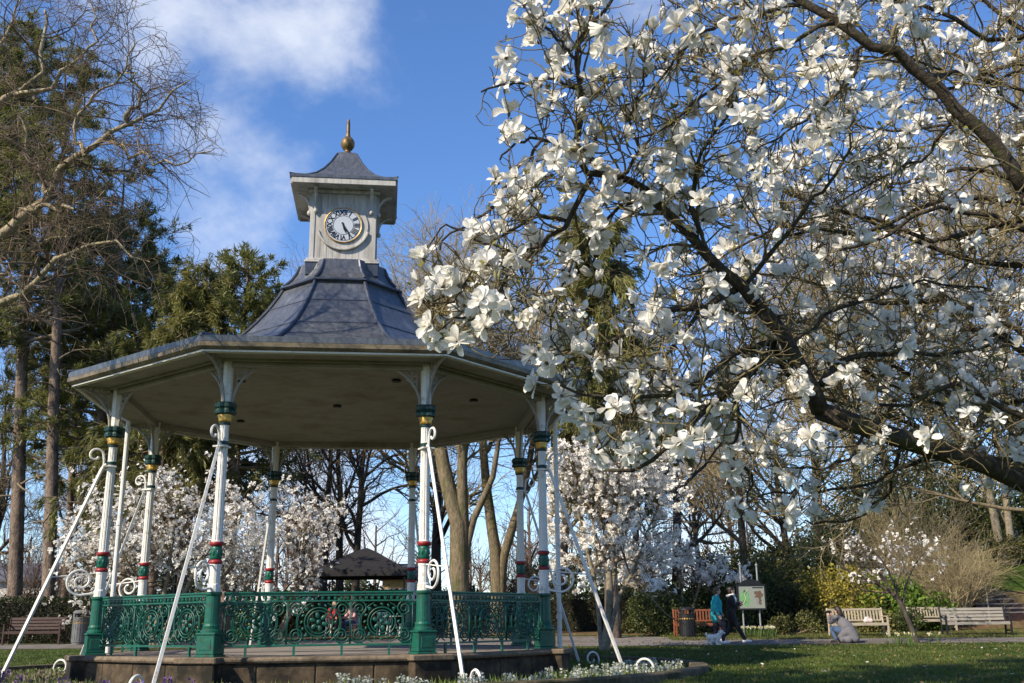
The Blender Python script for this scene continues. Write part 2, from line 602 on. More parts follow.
    b.tube(np.concatenate([[[0, .11, H(2.06)], [0, .32, H(2.03)]], spiral(.33, H(2.27), .24, .05, -90, 1.5, 50)]), .021, 6)
    b.tube([(0, .10, H(2.40)), (0, .80, H(2.33))], .013, 5)
    sc2 = b.mesh('stay_scroll', 'white')
    sc3 = MB().tube(np.concatenate([[[0, yf - .02, H(zf)], [0, yf + .06, H(zf) + .02]], spiral(yf + .25, H(zf) + .19, .22, .05, -125, 1.35, 50)]), .022, 6).mesh('stay_scroll', 'white')
    for me, kx in ((col, .84), (ped, .86), (ringA, .86), (ringB, .86), (drum, .86), (gold, .95), (neckA, .88), (neckB, .88)):
        me.transform(Matrix.Diagonal((kx, kx, 1, 1)))
    for k in range(8):
        A = 22.5 + 45 * k
        c = link('column', col, root, pol(A, R0, 0))
        c.rotation_euler.z = -math.radians(A)
        for nm, me in (('pedestal', ped), ('collar_ring', ringA), ('collar_ring', ringB), ('neck_ring', neckA), ('neck_ring', neckB), ('collar_drum', drum), ('gilded_capital', gold), ('dark_capital', abac)):
            link(nm, me, c)
        for me in brs:
            link('bracket', me, c)
        s = link('stay', stay, root, pol(A, R0, 0))
        s.rotation_euler.z = -math.radians(A)
        for me in (sc1, sc2, sc3):
            link('stay_scroll', me, s)

    # --- railing (one face, x along the face)
    hw = R0 * math.sin(PI / 8) - .16
    b = MB()
    b.box((0, 0, H(1.985)), (2 * hw, .085, .03), bev=.008)
    b.box((0, 0, H(1.955)), (2 * hw, .05, .04))
    b.box((0, 0, H(1.86)), (2 * hw, .035, .022))
    b.box((0, 0, H(1.20)), (2 * hw, .035, .03))
    n = 30
    for i in range(n):
        x = -hw + (i + .5) * 2 * hw / n
        b.ellipsoid((x, 0, H(1.905)), (.028, .018, .038), 6, 5)
    for i in range(4):
        x = -hw + (i + .5) * 2 * hw / 4
        b.box((x, 0, H(1.11)), (.035, .035, .16))
    rail = b.mesh('railing', 'green')
    b = MB()

    def rod(x, zc, r, a0, a1, rr=.014, n=22, r1=None):
        t = np.radians(np.linspace(a0, a1, n))
        rad = np.linspace(r, r1 if r1 is not None else r, n)
        b.tube(np.stack([x + rad * np.cos(t), np.zeros(n), H(zc) + rad * np.sin(t)], 1), rr, 5, cap=False)
    pw = 2 * hw / 3
    for i in range(3):
        x0 = -hw + (i + .5) * pw
        zc = 1.54
        rod(x0, zc, .215, 0, 360, .014, 32)
        rod(x0, zc, .17, 0, 360, .012, 28)
        b.ellipsoid((x0, 0, H(zc)), (.04, .03, .04), 8, 6)
        for k in range(6):
            a = k * PI / 3 + .3
            b.ellipsoid((x0 + .10 * math.cos(a), 0, H(zc) + .10 * math.sin(a)), (.055, .014, .034), 8, 6,
                        rot=np.array(Matrix.Rotation(-a, 3, 'Y')))
        # four C-scrolls in the corners and the S bars beside
        for sx in (-1, 1):
            for sz in (-1, 1):
                t = np.linspace(0, 1, 34)
                a = (2.1 * 2 * PI) * t
                r = .125 * (1 - t * .85)
                cx_, cz_ = x0 + sx * (pw / 2 - .135), zc + sz * .195
                X = cx_ + sx * r * np.cos(a + .4)
                Z = cz_ + sz * r * np.sin(a + .4)
                b.tube(np.stack([X, np.zeros_like(X), H(0) + Z], 1), .013, 4, cap=False)
                for q in range(3):
                    aa = q * 1.3 + .5
                    b.ellipsoid((cx_ + sx * .16 * math.cos(aa), 0, H(cz_ + sz * .14 * math.sin(aa))), (.036, .012, .022), 6, 5)
            rod(x0 + sx * .02, zc, .30, 90 - sx * 20, 90 - sx * 110, .010, 20)
            rod(x0 + sx * .02, zc, .32, -90 + sx * 20, -90 + sx * 110, .010, 20)
        for sx in (-1, 1):
            b.box((x0 + sx * (pw / 2 - .008), 0, H(1.53)), (.014, .022, .65))
        # leaves that fill the gaps
        rng = np.random.default_rng(5)
        for q in range(16):
            a = q * 2 * PI / 16
            b.ellipsoid((x0 + .26 * math.cos(a), 0, H(zc) + .26 * math.sin(a)), (.036, .011, .02), 6, 4,
                        rot=np.array(Matrix.Rotation(-a + .9, 3, 'Y')))
    fil = b.mesh('filigree_panel', 'filigree', True)
    for k in range(1, 8):
        A = 45 * k
        r = link('railing', rail, root, pol(A, R0 * math.cos(PI / 8), 0))
        r.rotation_euler.z = -math.radians(A)
        link('filigree_panel', fil, r)

    # --- ceiling, beams, fascia, gutter
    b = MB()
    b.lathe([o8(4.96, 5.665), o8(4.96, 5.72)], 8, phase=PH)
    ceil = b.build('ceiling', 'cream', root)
    b = MB()
    for k in range(8):
        A, ap = 45 * k, R0 * math.cos(PI / 8)
        b.box(pol(A, ap, H(5.61)), (2 * R0 * math.sin(PI / 8) - .06, .13, .112), rz=-math.radians(A), bev=.01)
        b.box(pol(A, ap * 1.045, H(5.648)), (2 * R0 * math.sin(PI / 8) + .05, .05, .036), rz=-math.radians(A))
    b.build('beam', 'cream', ceil)
    lamp = MB().lathe([(.07, H(5.62)), (.085, H(5.63)), (.085, H(5.645)), (.06, H(5.664))], 14).mesh('ceiling_lamp', 'black')
    for A, r in ((212, 3.0), (158, 3.0), (115, 2.9), (180, .5), (300, 2.4)):
        link('ceiling_lamp', lamp, root, pol(A, r, 0))
    b = MB()
    b.lathe([o8(4.90, 5.642), o8(4.99, 5.638), o8(4.995, 5.664), o8(4.975, 5.668), o8(4.97, 5.80)], 8, phase=PH, cap=False)
    b.lathe([o8(4.905, 5.63), o8(4.905, 5.70)], 8, phase=PH, cap=False)
    b.build('fascia', 'white', root)
    b = MB()
    b.lathe([o8(4.975, 5.672), o8(5.03, 5.675), o8(5.075, 5.71), o8(5.085, 5.775), o8(5.07, 5.782), o8(5.05, 5.73)], 8, phase=PH, cap=False)
    b.build('gutter', 'gutter', root)
    # --- roof
    prof = [(4.95, 5.79), (5.06, 5.79), (5.07, 5.885), (4.2, 6.04), (3.4, 6.22), (2.9, 6.385), (2.6, 6.50), (2.28, 6.72), (2.0, 6.97), (1.75, 7.25), (1.52, 7.55), (1.33, 7.85), (1.24, 8.02)]
    b = MB()
    b.lathe([o8(*p) for p in prof], 8, phase=PH, cap=False)
    b.lathe([o8(1.24, 8.02), o8(1.30, 8.03), o8(1.31, 8.075), o8(1.22, 8.09), o8(1.08, 8.24), o8(.98, 8.40), o8(.92, 8.60)], 8, phase=PH, cap=False)
    roof = b.build('roof', 'lead', root)
    b = MB()
    for k in range(8):
        A = 22.5 + 45 * k
        b.tube([pol(A, R + .015, H(zz) + .015) for R, zz in prof[2:]], .036, 6)
        b.tube([pol(A, R + .01, H(zz) + .01) for R, zz in ((1.24, 8.09), (1.08, 8.25), (.98, 8.41), (.92, 8.56))], .03, 6)
    for R, zz in ((3.4, 6.22), (2.0, 6.97), (1.52, 7.55), (1.30, 8.05)):
        b.tube([pol(22.5 + 45 * k, R + .004, H(zz) + .004) for k in range(9)], .013 if R > 1.4 else .028, 5, cap=False)
    b.build('hip_roll', 'lead_dark', roof)
    # downpipes
    for A, R, zlow, swan in ((268, 4.02, 1.04, 0), (97, 4.36, 1.04, 0)):
        b = MB()
        p = np.array(pol(A, R, 0))
        inn = np.array(pol(A, 4.55, 0))
        b.tube([inn + [0, 0, H(5.68)], inn * .6 + p * .4 + [0, 0, H(5.50)], p + [0, 0, H(5.36)], p + [0, 0, H(zlow) - .05]], .046, 10)
        for zz in (1.6, 3.4, 5.2):
            b.lathe([(.06, -.04), (.06, .04)], 10, c=p + [0, 0, H(zz)])
        b.build('downpipe', 'white', root, smooth=False)

    # --- clock tower
    tw, zt0, zt1 = .655, 8.60, 10.14
    b = MB()
    b.box((0, 0, H((zt0 + zt1 + .1) / 2)), (2 * tw - .03, 2 * tw - .03, zt1 - zt0 + .1))
    nb = 9
    for f in range(4):
        a = f * PI / 2
        for i in range(nb):
            x = -tw + .07 + (i + .5) * (2 * tw - .14) / nb
            c = Vector((x, -tw + .006, H((zt0 + zt1) / 2))) @ Matrix.Rotation(a, 3, 'Z')
            b.box(c, ((2 * tw - .14) / nb - .006, .02, zt1 - zt0), rz=-a)
        for sx in (-1, 1):
            c = Vector((sx * (tw - .035), -tw + .002, H((zt0 + zt1) / 2))) @ Matrix.Rotation(a, 3, 'Z')
            b.box(c, (.075, .045, zt1 - zt0), rz=-a)
    tower = b.build('clock_tower', 'board', root)
    b = MB()
    b.box((0, 0, H(8.575)), (1.50, 1.50, .05), bev=.012)
    b.box((0, 0, H(8.625)), (1.44, 1.44, .05), bev=.012)
    b.build('tower_sill', 'board', tower)
    b = MB()
    b.box((0, 0, H(8.42)), (1.46, 1.46, .26), bev=.01)
    b.build('tower_skirt', 'lead_dark', tower)
    # canopy
    q2 = math.sqrt(2)
    b = MB()
    b.box((0, 0, H(10.19)), (2.04, 2.04, .06))
    for f in range(4):
        a = f * PI / 2
        c = Vector((0, -1.045, H(10.215))) @ Matrix.Rotation(a, 3, 'Z')
        b.box(c, (2.09 if f % 2 == 0 else 2.0, .05, .15), rz=-a)
        c = Vector((0, -tw - .04, H(10.115))) @ Matrix.Rotation(a, 3, 'Z')
        b.box(c, (2 * tw + (.16 if f % 2 == 0 else 0), .08, .075), rz=-a)
        for sx in (-1, 1):
            # curved corner brackets on each face
            th = np.linspace(0, PI / 2, 10)
            s = .30 * (1 - np.cos(th))
            zz = 9.74 + .34 * np.sin(th)
            for off in (0.,):
                pts = [Vector((sx * (tw - .09), -tw - .03 - si * .95, H(zi))) @ Matrix.Rotation(a, 3, 'Z') for si, zi in zip(s, zz)]
                b.tube([p[:] for p in pts], .035, 4)
            c = Vector((sx * (tw - .09), -tw - .035, H(9.90))) @ Matrix.Rotation(a, 3, 'Z')
            b.box(c, (.07, .06, .40), rz=-a)
            c = Vector((sx * (tw - .09), -tw - .05, H(9.68))) @ Matrix.Rotation(a, 3, 'Z')
            b.ellipsoid(c, (.05, .05, .06), 8, 6)
    b.build('canopy_soffit', 'board', tower)
    b = MB()
    zc = 10.29
    pr = [(1.04, zc - .05), (1.085, zc - .03), (1.09, zc + .03), (.98, zc + .06), (.79, zc + .14), (.60, zc + .28), (.45, zc + .46), (.33, zc + .66), (.245, zc + .84), (.20, zc + .93), (.19, zc + .97), (.12, zc + 1.0)]
    b.lathe([(r * q2, H(zv)) for r, zv in pr], 4, phase=PI / 4)
    cap = b.build('tower_roof', 'lead', tower)
    b = MB()
    for k in range(4):
        a = PI / 4 + k * PI / 2
        b.tube([(r * q2 * math.cos(a), r * q2 * math.sin(a), H(zv) + .005) for r, zv in pr[2:-2]], .02, 5)
    # (hip rolls belong to the small roof: sub-part of the tower roof is too deep, so they share the roll name at tower level)
    b.build('tower_hip_roll', 'lead_dark', tower)
    b = MB()
    z0 = H(zc + .98)
    b.lathe([(.15, z0), (.13, z0 + .04), (.07, z0 + .08), (.06, z0 + .12), (.10, z0 + .15), (.142, z0 + .22), (.15, z0 + .28), (.142, z0 + .34), (.10, z0 + .41), (.05, z0 + .44),
             (.055, z0 + .47), (.042, z0 + .50), (.036, z0 + .75), (.026, z0 + .86), (.004, z0 + .88)], 18)
    b.build('finial', two_tone('finial_gilding', (.19, .125, .045), (.06, .04, .02), 5, .45, .62, .5, .4, metal=.5), root, smooth=True)
    # clock (front face, -Y)
    pc = at(341.8, 226, CY - tw)
    lz = pc[2] - ZB
    yb = -tw - .02
    b = MB()

    def disc(r, y0, y1, seg=48, r2=None):
        a = np.arange(seg) * 2 * PI / seg
        r2 = r2 if r2 is not None else r
        V = np.concatenate([np.stack([rr * np.cos(a), np.full(seg, yy), lz + rr * np.sin(a)], 1) for rr, yy in ((r, y0), (r2, y1))])
        i = np.arange(seg)
        b.add(V, np.stack([i, (i + 1) % seg, seg + (i + 1) % seg, seg + i], 1), [list(range(seg))[::-1]], [list(range(seg, 2 * seg))])
    disc(.365, yb + .03, yb - .035)
    clock = b.build('clock', 'dial', root)
    b = MB()
    disc(.50, yb + .03, yb - .012)
    t = np.radians(np.linspace(195, 345, 30))
    b.tube(np.stack([.52 * np.cos(t), np.full(30, yb - .02), lz + .52 * np.sin(t)], 1), .028, 6)
    b.build('clock_surround', 'board', clock)
    b = MB()
    t = np.linspace(0, 2 * PI, 49)
    b.tube(np.stack([.375 * np.cos(t), np.full(49, yb - .035), lz + .375 * np.sin(t)], 1), .013, 8, cap=False)
    b.build('clock_rim', 'gold', clock, True)
    b = MB()
    for r in (.335, .205):
        b.tube(np.stack([r * np.cos(t), np.full(49, yb - .036), lz + r * np.sin(t)], 1), .005, 4, cap=False)
    for k, s in enumerate(('XII', 'I', 'II', 'III', 'IIII', 'V', 'VI', 'VII', 'VIII', 'IX', 'X', 'XI')):
        V, F = text_mesh_polys(s, .145)
        a = -k * PI / 6
        V = V * np.array([.88, 1, 1])
        V[:, 1] += .268
        x = V[:, 0] * math.cos(a) - V[:, 1] * math.sin(a)
        zv = V[:, 0] * math.sin(a) + V[:, 1] * math.cos(a)
        W = np.stack([x, np.full(len(x), yb - .0385), lz + zv], 1)
        n0 = b.n
        b.V.append(W)
        for f in F:
            b.F.append(np.array([f]) + n0)
            b.mi.append(np.zeros(1, int))
        b.n += len(W)
    b.build('numerals', 'ink', clock)
    for nm, ang, ln, wd, yy in (('hour_hand', 162, .19, .040, .046), ('minute_hand', 148, .315, .028, .052)):
        b = MB()
        a = math.radians(ang)
        d = np.array([math.sin(a), math.cos(a)])
        s = np.array([d[1], -d[0]])
        poly = [-.06 * d - s * wd * .4, -.06 * d + s * wd * .4, .55 * ln * d + s * wd * .55, ln * d, .55 * ln * d - s * wd * .55]
        V = [(p[0], yb - yy, lz + p[1]) for p in poly] + [(p[0], yb - yy + .004, lz + p[1]) for p in poly]
        n = 5
        b.add(V, [list(range(5))], [list(range(9, 4, -1))], [[i, (i + 1) % n, n + (i + 1) % n, n + i] for i in range(n)])
        b.build(nm, 'ink', clock)
    return root


bandstand = build_bandstand()

# ================================================================== CAMERA, SUN, SKY
cam = bpy.data.cameras.new('camera')
cam.sensor_width = 36
cam.lens = F_PX / 1024 * 36
cam.clip_start = .05
cam.clip_end = 6000
co = link('camera', cam)
r = Vector((1, 0, 0))
up = Vector((0, -SP, CP))
fw = Vector((0, CP, SP))
r2 = CR * r + SR * up
u2 = CR * up - SR * r
mtx = Matrix((r2, u2, -fw)).transposed().to_4x4()
mtx.translation = (0, 0, EYE)
co.matrix_world = mtx
SC.camera = co

SUN_EL, SUN_AZ = math.radians(36.5), math.radians(-130)     # azimuth from +Y, clockwise seen from above
sd = Vector((math.sin(SUN_AZ) * math.cos(SUN_EL), math.cos(SUN_AZ) * math.cos(SUN_EL), math.sin(SUN_EL)))
sl = bpy.data.lights.new('sun', 'SUN')
sl.energy = 5.0
sl.angle = math.radians(.53)
sl.color = (1, .885, .70)
so = link('sun', sl)
so.rotation_euler = (-sd).to_track_quat('-Z', 'Y').to_euler()

W = bpy.data.worlds.new('World')
SC.world = W
W.use_nodes = True
nt = W.node_tree
N, L = nt.nodes, nt.links
bg = N['Background']
bg.inputs['Strength'].default_value = .098
sky = N.new('ShaderNodeTexSky')
sky.sky_type = 'NISHITA'
sky.sun_disc = False
sky.sun_elevation = SUN_EL
sky.sun_rotation = SUN_AZ
sky.air_density = 1.0
sky.dust_density = .25
sky.ozone_density = 4.0
hs = N.new('ShaderNodeHueSaturation')
hs.inputs['Saturation'].default_value = 1.12
hs.inputs['Value'].default_value = 1.3
L.new(sky.outputs['Color'], hs.inputs['Color'])
tc = N.new('ShaderNodeTexCoord')
dirv = tc.outputs['Generated']
# clouds: noise on the direction, thicker towards a few quarters of the sky and the horizon
mp = N.new('ShaderNodeMapping')
mp.inputs['Scale'].default_value = (1, 1, 1.25)
mp.inputs['Rotation'].default_value = (.3, .5, .2)
L.new(dirv, mp.inputs['Vector'])
no = N.new('ShaderNodeTexNoise')
no.inputs['Scale'].default_value = 6.0
no.inputs['Detail'].default_value = 8
no.inputs['Roughness'].default_value = .58
no.inputs['Distortion'].default_value = .1
L.new(mp.outputs['Vector'], no.inputs['Vector'])


def mathn(op, a, b=None, clamp=False):
    n = N.new('ShaderNodeMath')
    n.operation = op
    n.use_clamp = clamp
    for i, v in enumerate((a, b)):
        if v is None:
            continue
        if isinstance(v, (int, float)):
            n.inputs[i].default_value = v
        else:
            L.new(v, n.inputs[i])
    return n.outputs[0]


tot = None
for px, py, rad, amt in ((285, 22, 11, .22), (170, 20, 8, .08), (370, 12, 6, .07), (235, 190, 5, .13), (60, 90, 9, .12), (660, 5, 5, .20), (240, 500, 15, .30), (700, 530, 12, .28), (480, 150, 3.5, .10)):
    d = at(px, py, 10.) - np.array([0, 0, EYE])
    d = d / np.linalg.norm(d)
    vm = N.new('ShaderNodeVectorMath')
    vm.operation = 'DOT_PRODUCT'
    L.new(dirv, vm.inputs[0])
    vm.inputs[1].default_value = d
    mr = N.new('ShaderNodeMapRange')
    mr.interpolation_type = 'SMOOTHSTEP'
    mr.inputs['From Min'].default_value = math.cos(math.radians(rad))
    mr.inputs['From Max'].default_value = 1
    mr.inputs['To Max'].default_value = amt
    L.new(vm.outputs['Value'], mr.inputs['Value'])
    tot = mr.outputs['Result'] if tot is None else mathn('ADD', tot, mr.outputs['Result'])
s = mathn('ADD', no.outputs['Fac'], tot)
mr = N.new('ShaderNodeMapRange')
mr.interpolation_type = 'SMOOTHSTEP'
mr.inputs['From Min'].default_value = .64
mr.inputs['From Max'].default_value = 1.02
L.new(s, mr.inputs['Value'])
mx = N.new('ShaderNodeMix')
mx.data_type = 'RGBA'
L.new(mathn('MULTIPLY', mr.outputs['Result'], .78), mx.inputs['Factor'])
tint = N.new('ShaderNodeMix')
tint.data_type = 'RGBA'
tint.blend_type = 'MULTIPLY'
tint.inputs['Factor'].default_value = 1
tint.inputs['B'].default_value = (1, 1, 1.12, 1)
L.new(hs.outputs['Color'], tint.inputs['A'])
L.new(tint.outputs['Result'], mx.inputs['A'])
mx.inputs['B'].default_value = (6.6, 6.9, 7.5, 1)
L.new(mx.outputs['Result'], bg.inputs['Color'])

SC.view_settings.view_transform = 'Standard'
SC.view_settings.look = 'None'
SC.view_settings.exposure = .62
SC.view_settings.gamma = 1
SC.cycles.use_denoising = True
SC.cycles.max_bounces = 6
SC.cycles.diffuse_bounces = 3
SC.cycles.transmission_bounces = 4
SC.cycles.transparent_max_bounces = 4
SC.cycles.sample_clamp_indirect = 6

# ================================================================== GROUND
def lin(c):
    return c


def grid_sheet(name, xs, ys, zf, material, kind='structure', parent=None):
    X, Y = np.meshgrid(xs, ys, indexing='ij')
    Z = zf(X, Y)
    V = np.stack([X, Y, Z], -1).reshape(-1, 3)
    ny = len(ys)
    i, j = np.meshgrid(np.arange(len(xs) - 1), np.arange(ny - 1), indexing='ij')
    F = np.stack([i * ny + j, (i + 1) * ny + j, (i + 1) * ny + j + 1, i * ny + j + 1], -1).reshape(-1, 4)
    b = MB()
    b.add(V, F)
    o = b.build(name, material, parent, smooth=True)
    if kind:
        o['kind'] = kind
    return o


M['lawn'] = two_tone('lawn_turf', (.042, .068, .012), (.065, .066, .018), .35, .42, .68, .95, .1, bump=.5, fine=.4, dist=.03)
M['path'] = two_tone('tarmac_path', (.16, .145, .135), (.10, .085, .07), .5, .45, .65, .9, .2, bump=.3, fine=.3, dist=.01)
M['earth'] = two_tone('leafy_earth', (.10, .062, .035), (.15, .115, .05), .7, .42, .62, .95, .1, bump=.7, fine=.5, dist=.05)
xs = np.r_[-1500, -600, -250, -120, -80, np.arange(-60, -12, 1.5), np.arange(-12, 5, .5), np.arange(5, 61, 1.5), 80, 120, 250, 600, 1500]
ys = np.r_[-300, -100, -30, -10, np.arange(-4, 12, 1.0), np.arange(12, 28, .5), np.arange(28, 60, 1.0), np.arange(62, 120, 6), 160, 300, 700, 1500, 3000]
grid_sheet('ground', xs, ys, ground_z, 'lawn')


def band(name, pts_lo, pts_hi, material, lift, n=60, sub=8):
    lo, hi = resample(np.c_[pts_lo, np.zeros(len(pts_lo))], n)[:, :2], resample(np.c_[pts_hi, np.zeros(len(pts_hi))], n)[:, :2]
    V = []
    for t in np.linspace(0, 1, sub):
        q = lo * (1 - t) + hi * t
        V.append(np.c_[q, ground_z(q[:, 0], q[:, 1]) + lift])
    V = np.concatenate(V)
    i, j = np.meshgrid(np.arange(sub - 1), np.arange(n - 1), indexing='ij')
    F = np.stack([i * n + j, i * n + j + 1, (i + 1) * n + j + 1, (i + 1) * n + j], -1).reshape(-1, 4)
    b = MB()
    b.add(V, F)
    o = b.build(name, material, None, True)
    o['kind'] = 'structure'
    return o


band('footpath', [(-45, 33.2), (-20, 33.0), (-6, 32.2), (0, 31.3), (4, 30.9), (9, 30.6), (16, 30.3), (30, 29.5), (50, 29)],
     [(-45, 35.6), (-20, 35.6), (-6, 36.0), (0, 37.5), (3.0, 37.0), (6.5, 34.6), (10, 33.6), (18, 33.0), (32, 32), (50, 31.5)], 'path', .012)
band('planting_soil', [(-9, 36.6), (-2, 38.6), (3, 38.2), (7, 36.2), (11, 35.6), (20, 35.2), (34, 35)],
     [(-9, 56), (-2, 57), (4, 58), (8, 58), (14, 58), (22, 58), (36, 58)], 'earth', .008)
# raised bed round the bandstand with its stone edge
b = MB()
seg = 96
a = np.arange(seg) * 2 * PI / seg
V = []
rr = [4.3, 5.0, 5.8, 6.4, 6.78]
zz = [.52, .52, .51, .50, .49]
rg = np.random.default_rng(2)
for q, zv in zip(rr, zz):
    V.append(np.stack([CX + q * np.cos(a), CY + q * np.sin(a), zv + .025 * rg.random(seg)], 1))
i, j = np.meshgrid(np.arange(len(rr) - 1), np.arange(seg), indexing='ij')
j2 = (j + 1) % seg
b.add(np.concatenate(V), np.stack([i * seg + j, (i + 1) * seg + j, (i + 1) * seg + j2, i * seg + j2], -1).reshape(-1, 4))
tag(b.build('bed_soil', 'soil', None, True), kind='structure')
b = MB()
b.lathe([(6.76, .35), (6.76, .73), (6.775, .75), (7.03, .75), (7.05, .73), (7.05, .35)], 96, c=(CX, CY, 0), cap=False)
b.build('bed_edging', two_tone('edging_stone', (.12, .095, .062), (.04, .04, .02), 2.0, .45, .65, .9, .15, bump=.6, fine=.35), None)
tag(bpy.data.objects['bed_edging'], 'low curved stone edging round the flower bed of the bandstand', 'edging')

# ================================================================== VEGETATION
def point_in_poly(x, y, poly):
    inside = np.zeros(len(x), bool)
    n = len(poly)
    for i in range(n):
        x1, y1 = poly[i]
        x2, y2 = poly[(i + 1) % n]
        c = ((y1 > y) != (y2 > y)) & (x < (x2 - x1) * (y - y1) / (y2 - y1 + 1e-9) + x1)
        inside ^= c
    return inside


def base_at(px, dist):
    p = at(px, 600, dist)
    return np.array([p[0], dist, float(ground_z(p[0], dist))])


def rot_to(d, roll):
    """matrix that takes +Z to d"""
    d = d / np.linalg.norm(d)
    ref = np.array([1., 0, 0]) if abs(d[0]) < .8 else np.array([0, 1., 0])
    u = np.cross(ref, d)
    u /= np.linalg.norm(u)
    v = np.cross(d, u)
    c, s = math.cos(roll), math.sin(roll)
    return np.stack([u * c + v * s, -u * s + v * c, d], 1)


def mesh_arrays(me):
    V = np.empty(len(me.vertices) * 3)
    me.vertices.foreach_get('co', V)
    n = len(me.polygons)
    tot = np.empty(n, int)
    st = np.empty(n, int)
    mi = np.empty(n, int)
    me.polygons.foreach_get('loop_total', tot)
    me.polygons.foreach_get('loop_start', st)
    me.polygons.foreach_get('material_index', mi)
    idx = np.empty(len(me.loops), int)
    me.loops.foreach_get('vertex_index', idx)
    out = []
    for k in np.unique(tot):
        s = tot == k
        out.append((idx[st[s][:, None] + np.arange(k)[None]], mi[s]))
    return V.reshape(-1, 3), out


def scatter_mesh(b, src, Ms):
    """add copies of mesh arrays under the given (3x3*scale, origin) list to the builder"""
    V, fs = src
    for A, o in Ms:
        n0 = b.n
        b.V.append(V @ A.T + o)
        for f, mi in fs:
            b.F.append(f + n0)
            b.mi.append(mi)
        b.n += len(V)


def bare_tree(label, base, h, r, seed, bark='bark_dark', twig='twig_brown', n=(9, 60, 420, 1800), limb=(.28, .5), ang=(25, 60), cf=.35,
              trunk=None, lean=(0, 0), name='bare_tree', cat='tree', group=None, wander=.13, trop=.05, twl=(.5, 1.3), top=.72, droop=0., rmin=.011, fork=None):
    rng = np.random.default_rng(seed)
    base = np.asarray(base, float)
    if trunk is None:
        t = np.linspace(0, 1, 9)
        P = np.stack([lean[0] * t * h + .012 * h * np.cumsum(rng.normal(size=9)) * t, lean[1] * t * h + .012 * h * np.cumsum(rng.normal(size=9)) * t, t * h * top], 1)
        P[0] = (0, 0, -.25)
        trunks = [(P, r)]
    else:
        trunks = [(resample(np.asarray(q, float) - base, 12), rr) for q, rr in trunk]
    Tp = np.stack([resample(q, 12) for q, _ in trunks])
    flare = np.r_[1.45, 1.12, np.linspace(1, .32, 10)]
    Tr = np.stack([rr * flare for _, rr in trunks])
    L1, R1 = grow(Tp, Tr, n[0], cf, 1, ang, (limb[0] * h, limb[1] * h), 9, wander, trop, rng, rfac=.62, tip=.3)
    L2, R2 = grow(L1, R1, n[1], .2, 1, (25, 65), (-.35, -.75), 8, wander * 1.2, trop - droop, rng, rfac=.6, tip=.3)
    P3, R3 = np.concatenate([L1[:, 2:2 + 6], L2[:, :6]]), np.concatenate([R1[:, 2:2 + 6], R2[:, :6]])
    L3, R3b = grow(np.concatenate([resample_many(L1, 8), L2]), np.concatenate([resample_many(R1[..., None], 8)[..., 0], R2]), n[2], .25, 1, (25, 70), (.07 * h, .16 * h), 6, wander * 1.4, trop * .6 - droop, rng, rfac=.55, tip=.35, rmin=rmin)
    L4, R4 = grow(L3, R3b, n[3], .15, 1, (25, 65), twl, 4, wander * 1.5, trop * .5 - droop, rng, rfac=.6, tip=.4, rmin=rmin * .7)
    root = thing(name, label, cat, base, 0, group)
    b = MB()
    b.tubes(Tp, Tr, 12)
    b.tubes(L1, R1, 7)
    b.build('trunk', bark, root, True)
    b = MB()
    b.tubes(L2, R2, 5)
    b.tubes(L3, R3b, 4)
    b.tubes(L4, R4, 3)
    b.build('crown', twig, root, True)
    return root, (L1, L2, L3, L4), rng


def resample_many(P, n):
    B, m = P.shape[:2]
    f = np.linspace(0, m - 1, n)
    k = np.minimum(f.astype(int), m - 2)
    u = (f - k)[None, :, None]
    return P[:, k] * (1 - u) + P[:, k + 1] * u


def conifer(label, base, h, r, seed, cf=.35, n1=60, blen=(2., 4.2), tufts=2600, needle=.20, mat_='needle', bark='bark_pine', name='pine_tree', group=None,
            hang=0., lean=(0, 0), per=9, wid=.016, dead=10, ang=(65, 105), trop=.02):
    rng = np.random.default_rng(seed)
    base = np.asarray(base, float)
    t = np.linspace(0, 1, 14)
    P = np.stack([lean[0] * t * h + .05 * np.cumsum(rng.normal(size=14)) * t, lean[1] * t * h + .05 * np.cumsum(rng.normal(size=14)) * t, t * h], 1)
    P[0, 2] = -.25
    R = r * np.interp(t, [0, .05, .5, 1], [1.25, 1.02, .75, .12])
    Tp, Tr = P[None], R[None]
    L1, R1 = grow(Tp, Tr, n1, cf, .98, ang, blen, 8, .10, trop, rng, rfac=.42, tip=.25)
    z = L1[:, :1, 2:3] / h
    k = np.clip(1.25 - .95 * (z - cf) / (1 - cf), .25, 1.1)
    L1 = L1[:, :1] + (L1 - L1[:, :1]) * k
    L2, R2 = grow(L1, R1, n1 * 7, .25, 1, (30, 70), (.4, 1.3), 5, .16, .03 - hang * .4, rng, rfac=.55, tip=.35, rmin=.012)
    root = thing(name, label, 'tree', base, 0, group)
    b = MB()
    b.tubes(Tp, Tr, 14)
    b.tubes(L1, R1, 6, mi=1)
    b.tubes(L2, R2, 4, mi=1)
    if dead:
        D, DR = grow(Tp, Tr, dead, .18, cf + .05, (60, 110), (.5, 2.4), 6, .2, -.03, rng, rfac=.22, tip=.25)
        b.tubes(D, DR, 5, mi=1)
        D2, DR2 = grow(D, DR, dead * 6, .3, 1, (30, 70), (.2, .8), 4, .25, 0, rng, rfac=.5, tip=.4, rmin=.008)
        b.tubes(D2, DR2, 3, mi=1)
    b.build('trunk', [bark, 'twig_brown'], root, True)
    pos, tan = tips(L2, 0, rng, tufts, .3)
    D = tan * .8 + np.array([0, 0, .25 - hang])
    pos = np.repeat(pos, per, 0) + rng.normal(size=(tufts * per, 3)) * .05
    D = np.repeat(D, per, 0)
    if hang:
        pos[:, 2] -= hang * .5 * rng.random(len(pos))
    V, F = blades(pos, D, needle, wid, rng, .75 if not hang else .35)
    b = MB()
    b.add(V, F)
    b.build('foliage', mat_, root)
    return root


